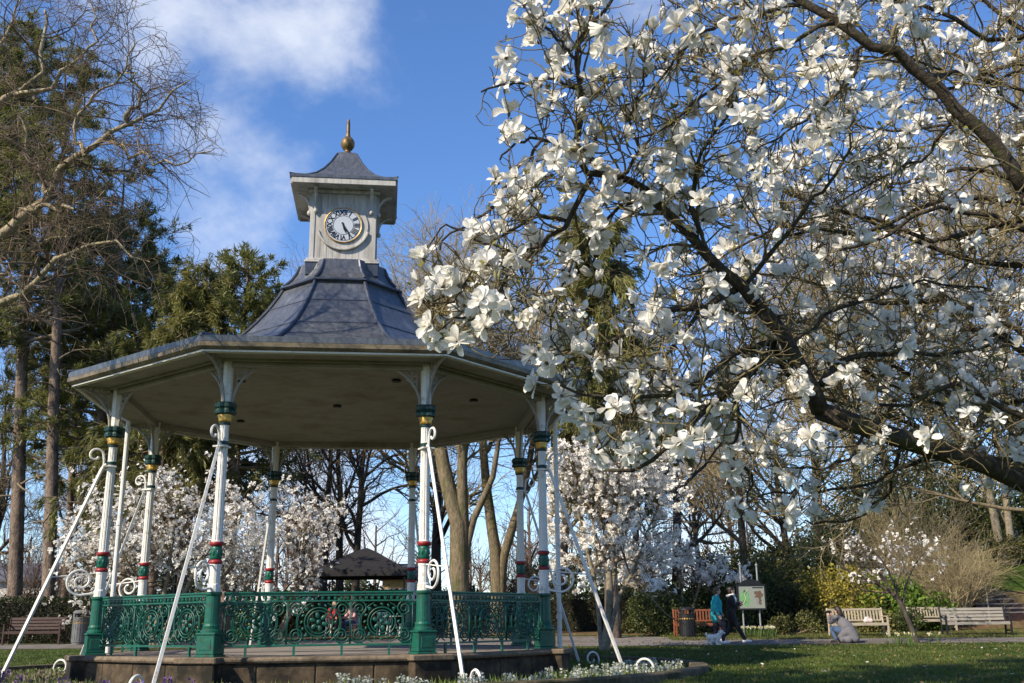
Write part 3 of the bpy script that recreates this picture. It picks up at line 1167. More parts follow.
def shrub(label, c, w, d, h, mat_, seed, n=2600, size=.09, clumps=9, name='evergreen_shrub', stems='twig_brown', cat='shrub', group=None, aspect=.45, up=.1, low=.15, shell=.55):
    rng = np.random.default_rng(seed)
    c = np.asarray(c, float)
    root = thing(name, label, cat, c, 0, group)
    # clumps of uneven size through the volume
    cc = np.stack([(rng.random(clumps) - .5) * w * .72, (rng.random(clumps) - .5) * d * .72, h * (low + (.80 - low) * rng.random(clumps))], 1)
    cc[:, 2] *= 1 - .45 * (np.abs(cc[:, 0]) / (w / 2)) ** 2
    cr = (.20 + .20 * rng.random(clumps)) * min(w, h * 1.5)
    k = rng.choice(clumps, n, p=cr ** 2 / (cr ** 2).sum())
    v = nrm(rng.normal(size=(n, 3)))
    rad = cr[k] * (shell + (1.08 - shell) * rng.random(n) ** .6)
    rad *= 1 + .25 * np.sin(v[:, 0] * 7 + k) * np.sin(v[:, 2] * 6 + k * 2)
    pos = cc[k] + v * rad[:, None] * np.array([1, d / w if d < w else 1, .9])
    pos[:, 2] = np.maximum(pos[:, 2], .03 + .1 * rng.random(n))
    V, F = blades(pos, v + np.array([0, 0, up]), size, size * aspect, rng, .8)
    b = MB()
    b.add(V, F)
    b.build('foliage', mat_, root)
    # stems
    m = max(7, clumps)
    P = []
    for i in range(m):
        q = cc[i % clumps]
        s = np.array([rng.normal() * w * .06, rng.normal() * d * .06, -.05])
        P.append(resample(np.array([s, s * .4 + q * .5 + rng.normal(size=3) * .05 * h, q]), 6))
    P = np.array(P)
    b = MB()
    R = np.linspace(.022, .008, 6)[None] * np.ones((m, 1)) * max(1, h / 2)
    b.tubes(P, R, 5)
    L2, R2 = grow(P, R, m * 9, .35, 1, (20, 60), (.15 * h, .4 * h), 5, .15, .04, rng, rmin=.005)
    b.tubes(L2, R2, 3)
    b.build('stem', stems, root, True)
    return root


def twig_bush(label, c, w, h, seed, mat_='twig_olive', n=(26, 240, 1100), name='bare_shrub', flowers=None, group=None, nf=900, spread=(5, 45)):
    rng = np.random.default_rng(seed)
    root = thing(name, label, 'shrub', c, 0, group)
    P0 = np.zeros((6, 4, 3))
    P0[:, :, 0] = (rng.random((6, 1)) - .5) * w * .35
    P0[:, :, 1] = (rng.random((6, 1)) - .5) * w * .3
    P0[:, 0] = 0
    P0[:, :, 2] = np.linspace(-.1, .25 * h, 4)
    R0 = np.full((6, 4), .03)
    L1, R1 = grow(P0, R0, n[0], 0, 1, spread, (.6 * h, 1.0 * h), 8, .09, .0, rng, rfac=.8, tip=.25)
    L2, R2 = grow(L1, R1, n[1], .2, 1, (15, 55), (.2 * h, .5 * h), 6, .12, .0, rng, rmin=.007, tip=.4)
    L3, R3 = grow(L2, R2, n[2], .15, 1, (20, 60), (.08 * h, .28 * h), 4, .16, .0, rng, rmin=.005, tip=.5)
    b = MB()
    b.tubes(L1, R1, 5)
    b.tubes(L2, R2, 4)
    b.tubes(L3, R3, 3)
    b.build('branches', mat_, root, True)
    if flowers:
        pos, tan = tips(L3, 0, rng, nf, .1)
        V, F = blades(pos, rng.normal(size=(nf, 3)), .055, .022, rng, 1.)
        b = MB()
        b.add(V, F)
        b.build('blossom', flowers, root)
    return root


# ---------------------------------------------------------------- flowers
def tepal(b, L, Wd, az, th0, curve, cup, rng, rows=6):
    t = np.linspace(0, 1, rows)
    th = np.radians(th0 + curve * t + rng.normal() * 4)
    rr = np.r_[0, np.cumsum(np.sin((th[1:] + th[:-1]) / 2)) * L / (rows - 1)] + .006
    zz = np.r_[0, np.cumsum(np.cos((th[1:] + th[:-1]) / 2)) * L / (rows - 1)]
    w = Wd * np.interp(t, [0, .15, .45, .72, .9, 1], [.22, .40, .84, 1.0, .82, .34])
    tw = rng.normal() * .7
    V = []
    for i in range(rows):
        e = np.array([math.cos(az), math.sin(az), 0])
        f = np.array([-math.sin(az), math.cos(az), 0])
        nrmv = np.array([-math.cos(th[i]) * e[0], -math.cos(th[i]) * e[1], math.sin(th[i])])
        a = tw * t[i]
        side = f * math.cos(a) + nrmv * math.sin(a)
        c = e * rr[i] + np.array([0, 0, zz[i]])
        for k in (-1, -.5, 0, .5, 1):
            V.append(c + side * w[i] * k + nrmv * (cup * w[i] * k * k + .08 * w[i] * math.sin(k * 5 + i)))
    i, j = np.meshgrid(np.arange(rows - 1), np.arange(4), indexing='ij')
    b.add(V, np.stack([i * 5 + j, i * 5 + j + 1, (i + 1) * 5 + j + 1, (i + 1) * 5 + j], -1).reshape(-1, 4), mi=0)


def flower_mesh(seed, kind):
    rng = np.random.default_rng(seed)
    b = MB()
    n = int(rng.integers(12, 18))
    if kind == 'bud':
        for i in range(7):
            tepal(b, .085 * (.9 + .2 * rng.random()), .024, i * 2.4, 30 + rng.normal() * 3, -48, .75, rng)
    else:
        op = {'open': 1.0, 'star': 1.25, 'cup': .5, 'half': .72, 'floppy': 1.5}[kind]
        for i in range(n):
            f = i / (n - 1)
            th0 = op * (12 + 66 * f) + rng.normal() * 13
            cv = (rng.normal() * 34 + (22 if op > .6 else -18) * (.3 + f)) * min(op, 1.2)
            tepal(b, (.078 + .022 * rng.random()) * (.72 + .3 * f), .0205 + .009 * rng.random(), i * 2.39996 + rng.normal() * .2, th0, cv, .30 + .3 * rng.random(), rng)
        b.lathe([(.007, 0), (.009, .012), (.006, .026), (.001, .030)], 6, mi=1)
    b.lathe([(.004, -.02), (.0085, -.012), (.010, .002), (.004, .008)], 6, mi=1)
    return b.mesh('flower', ['petal', 'bract'], True)


KINDS = ['open', 'half', 'floppy', 'half', 'open', 'cup', 'floppy', 'star', 'half', 'open', 'floppy', 'cup', 'bud']
FLM = [flower_mesh(40 + i, k) for i, k in enumerate(KINDS)]
FLA = [mesh_arrays(m) for m in FLM]


def build_magnolia():
    rng = np.random.default_rng(21)
    base = np.array([8.2, 7.6, float(ground_z(8.2, 7.6))])
    limbs = [
        (.085, .055, [(1450, 760, 7.3), (1300, 600, 7.0), (1150, 525, 6.6), (1024, 483, 6.4), (971, 461, 6.2), (914, 441, 6.0), (865, 428, 5.9), (820, 411, 5.8)]),
        (.052, .022, [(820, 411, 5.8), (806, 378, 5.7), (783, 334, 5.6), (742, 289, 5.5), (695, 240, 5.3), (646, 190, 5.2)]),
        (.022, .008, [(646, 190, 5.2), (620, 177, 5.1), (592, 177, 5.05), (576, 152, 5.0), (580, 114, 5.0), (584, 84, 4.95), (578, 49, 4.9), (602, 10, 4.9), (640, -20, 4.9)]),
        (.011, .005, [(582, 90, 4.95), (560, 82, 4.92), (540, 78, 4.9), (513, 82, 4.85), (481, 92, 4.8)]),
        (.010, .005, [(578, 60, 4.9), (560, 42, 4.88), (545, 28, 4.85), (532, 12, 4.85)]),
        (.016, .006, [(592, 177, 5.05), (566, 221, 5.1), (545, 245, 5.1), (520, 262, 5.1), (490, 270, 5.05), (455, 285, 5.0), (435, 310, 5.0), (436, 338, 5.0)]),
        (.011, .005, [(576, 145, 5.0), (545, 140, 5.0), (517, 145, 4.95), (500, 160, 4.95)]),
        (.011, .005, [(566, 221, 5.1), (535, 215, 5.1), (500, 205, 5.05), (470, 222, 5.0), (440, 250, 5.0)]),
        (.028, .008, [(812, 395, 5.8), (783, 371, 5.75), (779, 346, 5.7), (734, 387, 5.5), (693, 420, 5.3), (668, 445, 5.2), (640, 468, 5.1), (605, 470, 5.1)]),
        (.020, .006, [(775, 342, 5.65), (734, 355, 5.5), (697, 383, 5.3), (650, 395, 5.2), (605, 400, 5.1), (560, 385, 5.1)]),
        (.022, .006, [(738, 288, 5.5), (701, 310, 5.4), (672, 307, 5.3), (640, 325, 5.2), (600, 345, 5.2), (560, 352, 5.1)]),
        (.022, .008, [(820, 385, 5.8), (840, 361, 5.9), (885, 355, 6.1), (947, 355, 6.4), (1000, 340, 6.6)]),
        (.012, .005, [(900, 437, 6.0), (893, 480, 6.2), (878, 503, 6.3), (850, 522, 6.4), (805, 520, 6.4)]),
        (.060, .041, [(1450, 720, 7.3), (1330, 560, 6.6), (1180, 380, 5.9), (1100, 285, 5.6), (1024, 190, 5.3)]),
        (.041, .020, [(1024, 190, 5.3), (1003, 156, 5.27), (984, 130, 5.25), (957, 107, 5.2), (927, 82, 5.2), (896, 57, 5.15), (866, 42, 5.1), (835, 23, 5.1), (800, 2, 5.1), (760, -30, 5.1)]),
        (.028, .010, [(1200, 262, 7.2), (1024, 228, 6.8), (995, 219, 6.8), (965, 211, 6.7), (934, 210, 6.6), (904, 221, 6.5), (870, 245, 6.4), (840, 250, 6.3)]),
        (.032, .010, [(1200, 470, 6.3), (1100, 440, 6.1), (1024, 416, 6.0), (996, 400, 6.0), (960, 385, 6.0), (930, 395, 6.0), (905, 408, 6.1), (880, 405, 6.2)]),
        (.014, .006, [(927, 80, 5.2), (972, 72, 5.6), (1014, 74, 6.0), (1060, 60, 6.2)]),
        (.014, .005, [(800, 5, 5.1), (765, 12, 5.1), (720, 25, 5.0), (690, 45, 5.0), (665, 70, 4.95), (650, 100, 4.9)]),
        (.014, .005, [(835, 23, 5.1), (790, 44, 5.1), (740, 66, 5.0), (700, 95, 5.0), (672, 122, 4.95), (640, 140, 4.9), (612, 128, 4.9)]),
        (.014, .005, [(695, 240, 5.3), (690, 200, 5.2), (700, 160, 5.1), (715, 130, 5.1), (735, 100, 5.0), (742, 60, 5.0)]),
        (.015, .005, [(742, 289, 5.5), (770, 250, 5.4), (800, 215, 5.3), (830, 180, 5.3), (850, 140, 5.3), (860, 100, 5.3)]),
        (.013, .005, [(790, 345, 5.6), (830, 315, 5.8), (880, 293, 5.9), (930, 282, 6.0), (990, 290, 6.2)]),
        (.011, .004, [(866, 42, 5.1), (850, 80, 5.2), (820, 110, 5.3), (790, 130, 5.2), (755, 152, 5.2)]),
        (.012, .004, [(957, 107, 5.2), (930, 150, 5.4), (900, 170, 5.5), (870, 182, 5.5), (835, 205, 5.5)]),
        (.012, .005, [(940, 450, 6.1), (900, 470, 6.2), (860, 488, 6.3), (820, 492, 6.3), (778, 490, 6.2), (745, 505, 6.2)]),
        (.010, .004, [(646, 190, 5.2), (612, 215, 5.2), (582, 250, 5.2), (562, 290, 5.15), (550, 330, 5.1), (566, 372, 5.1)]),
        (.012, .005, [(701, 310, 5.4), (670, 350, 5.3), (642, 385, 5.2), (622, 420, 5.2), (598, 450, 5.1)]),
        (.012, .005, [(734, 387, 5.5), (740, 420, 5.5), (735, 455, 5.5), (752, 482, 5.6), (742, 512, 5.6)]),
        (.012, .005, [(865, 428, 5.9), (850, 455, 5.9), (825, 470, 5.9), (795, 468, 5.9)]),
        (.009, .004, [(545, 245, 5.1), (510, 250, 5.05), (478, 238, 5.0), (448, 226, 4.95), (424, 248, 4.95)]),
        (.009, .004, [(520, 262, 5.1), (495, 290, 5.05), (468, 312, 5.0), (445, 325, 5.0), (430, 350, 5.0)]),
        (.009, .004, [(535, 215, 5.1), (505, 232, 5.0), (478, 262, 5.0), (455, 300, 4.95), (428, 300, 4.95)]),
        (.009, .004, [(562, 290, 5.15), (530, 312, 5.1), (498, 302, 5.05), (468, 320, 5.0)]),
        (.009, .004, [(545, 140, 5.0), (520, 165, 4.95), (505, 190, 4.95), (490, 215, 4.95)]),
        (.010, .004, [(620, 177, 5.1), (640, 150, 5.0), (632, 118, 4.9), (645, 80, 4.85), (632, 45, 4.85)]),
    ]
    P, R = [], []
    for r0, r1, pts in limbs:
        p = resample(np.array([at(*q) for q in pts]), 14)
        p[1:-1] += rng.normal(size=(12, 3)) * .012
        P.append(p)
        R.append(np.linspace(r0, r1, 14))
    # further stems behind, leaving the same trunk to the right
    for i in range(22):
        y0 = -90 + 27 * i + rng.normal() * 14
        d = 6.9 + 2.4 * rng.random()
        x = 1120.
        y = y0 + 30
        pts = []
        ln = rng.integers(5, 9)
        for k in range(ln):
            pts.append(at(x, y, d))
            x -= 42 + 36 * rng.random()
            y += rng.normal() * 22 - 7
            d += rng.normal() * .1 - .05
        P.append(resample(np.array(pts), 14))
        r0 = .020 + .012 * rng.random()
        R.append(np.linspace(r0, .006, 14))
        # the same stem onwards to the trunk that stands out of the picture
        j = P[-1][0]
        out = nrm(P[-1][0] - P[-1][2])
        sz = base[2] + np.clip((j[2] - base[2]) * .62, .7, 4.9)
        s = np.array([base[0] + np.interp(sz - base[2], [0, 3, 5.2], [0, -.1, -.5]), base[1] + np.interp(sz - base[2], [0, 3, 5.2], [0, .5, .6]), sz])
        L_ = np.linalg.norm(s - j)
        q = resample(np.array([s, s * .62 + j * .38 + rng.normal(size=3) * .16 * L_ * .5 + [0, 0, .05 * L_], j + out * L_ * .3 + rng.normal(size=3) * .05, j]), 14)
        P.append(q)
        R.append(np.linspace(r0 * 1.7, r0, 14))
    P, R = np.array(P), np.array(R)
    POLY = [(460, 70), (470, 112), (505, 150), (480, 195), (428, 240), (412, 285), (424, 362), (452, 345), (500, 330), (540, 405), (592, 425), (578, 478), (632, 482), (668, 452), (722, 446), (730, 540), (770, 528),
            (830, 532), (900, 520), (1120, 530), (1600, 700), (1600, -500), (900, -500), (760, -120), (500, -80), (515, -10)]

    def keep(C, RR):
        x, y = proj(C[:, -1])
        m = point_in_poly(x, y, POLY)
        return C[m], RR[m]
    L1, R1 = keep(*grow(P, R, 1500, .04, 1, (35, 85), (.18, .62), 9, .19, .03, rng, rfac=.55, tip=.45, rmin=.0042, lenpow=1.0, slim=.019))
    L2, R2 = keep(*grow(np.concatenate([resample_many(P, 9), L1]), np.concatenate([resample_many(R[..., None], 9)[..., 0], R1]), 11000, .12, 1, (30, 80), (.09, .34), 7, .22, .04, rng, rfac=.6, tip=.6, rmin=.0037, lenpow=.8, slim=.026))
    L3, R3 = keep(*grow(L2, R2, 21000, .3, 1, (30, 75), (.04, .15), 5, .30, .05, rng, rfac=.8, tip=.7, rmin=.003, slim=.06))
    root = thing('magnolia_tree', 'large white magnolia in full flower reaching in over the lawn from the right, nearest tree', 'tree', base)
    # trunk outside the frame, from which the limbs leave
    tr = np.array([base + [0, 0, -.2], base + [-.05, 0, .5], base + [-.2, -.1, 1.1], at(1450, 760, 7.3) + [.1, 0, .25]])
    T = resample(tr, 10)
    b = MB()
    b.tube(T - base, np.linspace(.17, .11, 10), 14)
    T2 = resample(np.array([base + [0, 0, .4], base + [.05, .3, 1.6], base + [-.1, .5, 3.0], base + [-.5, .6, 5.2]]), 12)
    b.tube(T2 - base, np.linspace(.15, .05, 12), 12)
    for k, (lo, s) in enumerate(((15, 2.6), (16, 1.9))):
        j = P[lo][0]
        q = T2[np.argmin(np.abs(T2[:, 2] - s))]
        b.tube(resample(np.array([q, (q + j) / 2 + [0, 0, -.05], j]), 7) - base, np.linspace(.05, R[lo][0], 7), 8)
    b.tubes(P[:len(limbs)] - base, R[:len(limbs)], 10, cap=True)
    b.tubes(P[len(limbs):] - base, R[len(limbs):], 6)
    b.build('trunk', 'bark_mag', root, True)
    b = MB()
    b.tubes(L1 - base, R1, 5)
    b.tubes(L2 - base, R2, 4)
    b.tubes(L3 - base, R3, 3)
    b.build('twigs', 'twig_mag', root, True)
    # flowers at the twig ends
    ends = np.concatenate([L1[:, -1], L2[:, -1], L3[:, -1]])
    dirs = nrm(np.concatenate([L1[:, -1] - L1[:, -3], L2[:, -1] - L2[:, -3], L3[:, -1] - L3[:, -2]]))
    x, y = proj(ends)
    vis = (x > -40) & (x < 1500) & (y > -40) & (y < 640)
    blobs = [(560, 60, 95, 1.0), (485, 88, 28, 2.2), (545, 30, 40, 1.0), (520, 150, 35, 1.0), (640, 30, 90, .9), (760, 20, 110, .9), (560, 200, 80, .9), (450, 270, 60, 2.4), (437, 335, 26, 4.0), (540, 300, 60, .8), (600, 240, 60, .8),
             (680, 160, 70, .9), (760, 110, 90, .8), (560, 378, 28, 2.5), (620, 440, 50, 1.8), (670, 400, 60, 1.0), (745, 470, 55, 2.0), (690, 300, 70, .6), (790, 240, 80, .35), (740, 500, 35, 1.2), (610, 455, 28, 1.6),
             (950, 330, 70, .8), (900, 190, 60, .25), (990, 380, 50, 1.1), (980, 60, 90, .5), (900, 100, 70, .25), (800, 100, 60, .4)]
    w = np.full(len(ends), .04)
    for bx, by, s, a in blobs:
        w += a * np.exp(-((x - bx) ** 2 + (y - by) ** 2) / (2 * s * s))
    w *= vis
    # sparse picking so that flowers keep apart
    order = rng.permutation(len(ends))
    score = rng.random(len(ends)) ** (1 / np.maximum(w, 1e-6))
    order = np.argsort(-score)
    chosen = []
    cell = {}
    for i in order:
        if not vis[i]:
            continue
        p = ends[i]
        key = tuple((p / .09).astype(int))
        if key in cell:
            continue
        if any((key[0] + a, key[1] + b_, key[2] + c) in cell for a in (-1, 0, 1) for b_ in (-1, 0, 1) for c in (-1, 0, 1)) and rng.random() < .60:
            continue
        cell[key] = 1
        chosen.append(i)
        if len(chosen) > 1420:
            break
    data = []
    for i in chosen:
        p, d = ends[i], dirs[i]
        d = nrm(d + np.array([-.25, -.35, .25]) * rng.random() + rng.normal(size=3) * .35)
        kind = int(rng.integers(0, len(FLM) - 1)) if rng.random() > .10 else len(FLM) - 1
        s = .66 + .38 * rng.random()
        dist = np.linalg.norm(p - [0, 0, EYE])
        data.append((s / dist, kind, rot_to(d, rng.random() * 6.28), s, p))
    data.sort(key=lambda q: -q[0])
    for sz, kind, A, s, p in data[:100]:
        o = link('flower', FLM[kind], root)
        m = Matrix(A.tolist()).to_4x4() @ Matrix.Scale(s, 4)
        m.translation = Vector((p - base).tolist())
        o.matrix_local = m
    b = MB()
    for k in range(len(FLM)):
        scatter_mesh(b, FLA[k], [(A * s, p - base) for sz, kk, A, s, p in data[100:] if kk == k])
    tag(b.build('flower_mass', ['petal', 'bract'], root, True), kind='stuff')
    # furry buds and a few young leaves at other twig ends
    left = [i for i in order[:11000] if i not in set(chosen)]
    b = MB()
    for i in left[:520]:
        d = nrm(dirs[i] + rng.normal(size=3) * .2)
        A = rot_to(d, 0)
        s = .7 + .7 * rng.random()
        pr = [(.003, -.004), (.0075, .006), (.0085, .016), (.005, .030), (.0008, .038)]
        a = np.arange(6) * PI / 3
        V = np.concatenate([np.stack([r_ * np.cos(a), r_ * np.sin(a), np.full(6, z_)], 1) for r_, z_ in pr]) * s
        ii, jj = np.meshgrid(np.arange(4), np.arange(6), indexing='ij')
        j2 = (jj + 1) % 6
        b.add(V @ A.T + ends[i] - base, np.stack([ii * 6 + jj, ii * 6 + j2, (ii + 1) * 6 + j2, (ii + 1) * 6 + jj], -1).reshape(-1, 4))
    tag(b.build('bud_mass', 'bud', root, True), kind='stuff')
    pos = np.repeat(ends[left[520:1300]], 2, 0) - base
    V, F = blades(pos, np.repeat(dirs[left[520:1300]], 2, 0), .038, .010, rng, .6)
    b = MB()
    b.add(V, F)
    tag(b.build('young_leaves', 'young_leaf', root), kind='stuff')
    return root


build_magnolia()


# ---------------------------------------------------------------- small flowering magnolias further off
def blossom_mesh(seed):
    rng = np.random.default_rng(seed)
    b = MB()
    n = 7
    for i in range(n):
        az = i * 2.4 + rng.normal() * .2
        th = math.radians(25 + 60 * rng.random())
        d = np.array([math.cos(az) * math.sin(th), math.sin(az) * math.sin(th), math.cos(th)])
        s = np.array([-math.sin(az), math.cos(az), 0])
        L, w = .060 + .03 * rng.random(), .024
        b.add([d * .005, d * L * .6 + s * w, d * L + np.array([0, 0, -.012]), d * L * .6 - s * w], [[0, 1, 2, 3]])
    return b.mesh('blossom', 'petal_far')


BLM = [blossom_mesh(60 + i) for i in range(4)]
BLA = [mesh_arrays(m) for m in BLM]


def small_magnolia(label, base, stems, w, h, crown_lo, seed, n=2200, scale=1., parts=100, group='small flowering magnolias behind the bandstand', twig='twig_brown', dens=1., leaves=True, bark='bark_grey'):
    """stems: list of polylines (world), crown: twigs and blossoms in the box w wide from crown_lo to h above the base"""
    rng = np.random.default_rng(seed)
    base = np.asarray(base, float)
    P = np.stack([resample(np.asarray(s, float) - base, 12) for s, _ in stems])
    R = np.stack([r * np.linspace(1.15, .35, 12) for _, r in stems])
    L1, R1 = grow(P, R, int(26 * dens), .40, 1, (25, 75), (.22 * h, .48 * h), 8, .17, .015, rng, rfac=.6, tip=.35)
    L2, R2 = grow(L1, R1, int(170 * dens), .15, 1, (25, 70), (.10 * h, .26 * h), 7, .2, .02, rng, rfac=.6, tip=.4, rmin=.008)
    L3, R3 = grow(L2, R2, int(900 * dens), .15, 1, (25, 70), (.04 * h, .12 * h), 5, .2, .03, rng, rfac=.7, tip=.5, rmin=.005)

    def keep(C, RR):
        e = C[:, -1]
        cen = P[:, -1].mean(0)
        lim = (np.abs(e[:, 0] - cen[0] * .6) < w * .55) & (e[:, 2] < h * 1.04) & (e[:, 2] > crown_lo)
        return C[lim], RR[lim]
    L2, R2 = keep(L2, R2)
    L3, R3 = keep(L3, R3)
    root = thing('magnolia_tree', label, 'tree', base, 0, group)
    b = MB()
    b.tubes(P, R, 10)
    b.build('trunk', bark, root, True)
    b = MB()
    b.tubes(L1, R1, 6)
    b.tubes(L2, R2, 4)
    b.tubes(L3, R3, 3)
    b.build('twigs', twig, root, True)
    pos, tan = tips(np.concatenate([resample_many(L2, 5), L3]), 0, rng, n, .35)
    pos = pos + rng.normal(size=pos.shape) * .03
    data = []
    for p, d in zip(pos, tan):
        s = scale * (.7 + .6 * rng.random())
        data.append((p[1], int(rng.integers(0, 4)), rot_to(d + rng.normal(size=3) * .5 + np.array([0, -.2, .3]), rng.random() * 6), s, p))
    data.sort(key=lambda q: q[0])
    for _, k, A, s, p in data[:parts]:
        o = link('blossom', BLM[k], root)
        m = Matrix(A.tolist()).to_4x4() @ Matrix.Scale(s, 4)
        m.translation = Vector(p.tolist())
        o.matrix_local = m
    b = MB()
    for k in range(4):
        scatter_mesh(b, BLA[k], [(A * s, p) for _, kk, A, s, p in data[parts:] if kk == k])
    tag(b.build('blossom_mass', 'petal_far', root), kind='stuff')
    return root


def stems_from(base, tops, r, bend=.15, seed=0):
    rng = np.random.default_rng(seed)
    out = []
    for i, tp in enumerate(tops):
        s = np.asarray(base) + np.array([(i - len(tops) / 2) * .12, 0, -.1])
        m = s * .55 + np.asarray(tp) * .45 + rng.normal(size=3) * bend
        out.append((np.array([s, m, tp]), r * (.8 + .4 * rng.random())))
    return out


g = 'small flowering magnolias behind the bandstand'
B = base_at(160, 33)
small_magnolia('bushy white flowering magnolia behind the left columns of the bandstand', B, stems_from(B, [B + [-1.6, 0, 3.6], B + [.2, .3, 4.6], B + [1.6, .2, 3.8], B + [-.4, -.6, 3.4], B + [2.3, -.2, 2.6], B + [-2.6, .2, 2.4]], .08, seed=1), 6.4, 6.2, .7, 31, 4200, 1.0, dens=2.0)
B = base_at(278, 35)
small_magnolia('white flowering magnolia seen between the two front columns, left of the dark gazebo', B, stems_from(B, [B + [-.9, 0, 3.2], B + [.6, .3, 3.8], B + [1.2, 0, 2.4], B + [-1.2, -.3, 2.2]], .07, seed=2), 4.0, 5.4, .9, 32, 2000, 1.0, dens=1.2)
B = base_at(602, 27.5)
small_magnolia('upright white flowering magnolia with bare forked trunk just right of the bandstand', B,
               [(np.array([B + [0, 0, -.1], at(610, 600, 27.5), at(606, 540, 27.5), at(602, 480, 27.5), at(610, 450, 27.7)]), .105),
                (np.array([B + [.05, 0, -.1], at(618, 600, 27.4), at(634, 570, 27.3), at(650, 525, 27.3), at(662, 500, 27.3)]), .06),
                (np.array([B + [-.05, 0, -.1], at(596, 590, 27.7), at(586, 545, 27.8), at(576, 500, 27.8), at(578, 475, 27.8)]), .06),
                (np.array([B + [0, .1, -.1], at(612, 590, 27.8), at(622, 530, 28.1), at(636, 480, 28.2)]), .06)], 3.3, 5.3, 1.5, 33, 4600, 1.1, dens=2.2)
B = base_at(690, 39)
small_magnolia('low grey pink flowering magnolia behind the litter bin and dark shrubs', B, stems_from(B, [B + [-1.2, 0, 2.8], B + [.1, .3, 3.3], B + [1.0, 0, 2.8], B + [-1.8, .2, 2.5]], .06, seed=4), 4.4, 4.3, 1.75, 34, 2800, 1.05, dens=1.3)
B = base_at(914, 30.6)
small_magnolia('small leaning magnolia with sparse blossom growing at the path edge between the benches', B,
               [(np.array([B + [0, 0, -.1], at(906, 615, 30.7), at(897, 598, 30.8), at(880, 585, 31), at(850, 572, 31.2), at(835, 560, 31.3)]), .075),
                (np.array([at(900, 602, 30.8), at(892, 580, 30.6), at(882, 560, 30.5), at(870, 548, 30.5)]), .04),
                (np.array([at(903, 608, 30.8), at(906, 585, 31), at(915, 565, 31.2), at(925, 552, 31.3)]), .035)], 4.2, 3.5, 1.75, 35, 300, .9, parts=80, dens=.7, bark='bark_dark')

M['bark_pale'] = two_tone('pale_bark', (.30, .25, .165), (.18, .165, .08), 2.2, .52, .68, .9, .15, stretch=(1.5, 1.5, .5), bump=.9, fine=.4, dist=.04)
M['twig_pale'] = mat('pale_twig', (.13, .095, .065), .85, .4, 2)
# ---------------------------------------------------------------- the big bare tree leaning in from the left
def left_tree():
    base = np.array([-10.6, 15.0, float(ground_z(-10.6, 15.))])
    limbs = [(.30, .16, [base + [0, 0, -.2], at(-170, 450, 15), at(-110, 330, 15), at(-50, 262, 14.8)]),
             (.15, .008, [at(-50, 262, 14.8), at(0, 236, 14.5), at(20, 220, 14.5), at(46, 195, 14.5), at(62, 164, 14.4), at(85, 156, 14.3), at(103, 138, 14.3), at(128, 123, 14.2), at(152, 112, 14.2), at(169, 90, 14.1), at(190, 80, 14)]),
             (.045, .006, [at(103, 138, 14.3), at(130, 150, 14.2), at(165, 165, 14.1), at(190, 158, 14), at(215, 148, 14)]),
             (.05, .006, [at(85, 156, 14.3), at(75, 130, 14.4), at(88, 100, 14.4), at(110, 85, 14.4), at(135, 50, 14.3), at(130, 25, 14.2)]),
             (.07, .006, [at(20, 220, 14.5), at(32, 206, 14.5), at(60, 212, 14.4), at(90, 200, 14.3), at(105, 190, 14.3)]),
             (.12, .008, [at(-90, 340, 15), at(0, 306, 14.6), at(31, 285, 14.5), at(56, 262, 14.4), at(80, 250, 14.4), at(110, 245, 14.3), at(150, 262, 14.2)]),
             (.08, .006, [at(-90, 320, 15), at(-20, 290, 14.8), at(10, 262, 14.8), at(40, 250, 14.7), at(70, 235, 14.7), at(120, 225, 14.6)]),
             (.13, .02, [at(-60, 270, 14.9), at(-40, 180, 15), at(0, 110, 15), at(15, 95, 15), at(40, 60, 15), at(45, 10, 15)]),
             (.06, .008, [at(0, 110, 15), at(-5, 60, 15), at(12, 20, 15), at(30, -20, 15)]),
             (.06, .008, [at(15, 95, 15), at(48, 85, 14.9), at(80, 60, 14.8), at(95, 30, 14.8), at(90, 0, 14.8)]),
             (.05, .006, [at(46, 195, 14.5), at(40, 170, 14.7), at(20, 140, 14.9), at(25, 110, 15), at(45, 95, 15)]),
             (.05, .006, [at(128, 123, 14.2), at(140, 90, 14.2), at(128, 72, 14.2), at(140, 50, 14.2)])]
    rng = np.random.default_rng(91)
    P = np.stack([resample(np.array(p), 14) for _, _, p in limbs])
    P[1:, 1:-1] += rng.normal(size=P[1:, 1:-1].shape) * .045
    R = np.stack([np.linspace(a * (1 if i == 0 else .72), c, 14) for i, (a, c, _) in enumerate(limbs)])
    poly = [(-400, -300), (150, -300), (160, 20), (205, 75), (235, 140), (212, 190), (215, 235), (180, 290), (150, 340), (80, 330), (-400, 400)]

    def keep(C, RR):
        x, y = proj(C[:, -1])
        m = point_in_poly(x, y, poly)
        return C[m], RR[m]
    L1, R1 = keep(*grow(P[1:], R[1:], 150, .15, 1, (30, 80), (.5, 1.7), 9, .2, .0, rng, rfac=.5, tip=.35, lenpow=1, slim=.014))
    L2, R2 = keep(*grow(np.concatenate([resample_many(P[1:], 9), L1]), np.concatenate([resample_many(R[1:, :, None], 9)[..., 0], R1]), 1000, .15, 1, (25, 70), (.3, 1.0), 7, .18, -.06, rng, rfac=.55, tip=.4, rmin=.0055, slim=.013))
    L3, R3 = keep(*grow(L2, R2, 3600, .15, 1, (25, 65), (.15, .5), 5, .16, -.13, rng, rfac=.6, tip=.5, rmin=.004))
    root = thing('bare_tree', 'big leafless tree with pale twisting limbs, leaning in from the left over the pines', 'tree', base)
    b = MB()
    b.tubes(P - base, R, 10)
    b.build('trunk', M['bark_pale'], root, True)
    b = MB()
    b.tubes(L1 - base, R1, 5)
    b.tubes(L2 - base, R2, 4)
    b.tubes(L3 - base, R3, 3)
    b.build('crown', M['twig_pale'], root, True)


left_tree()

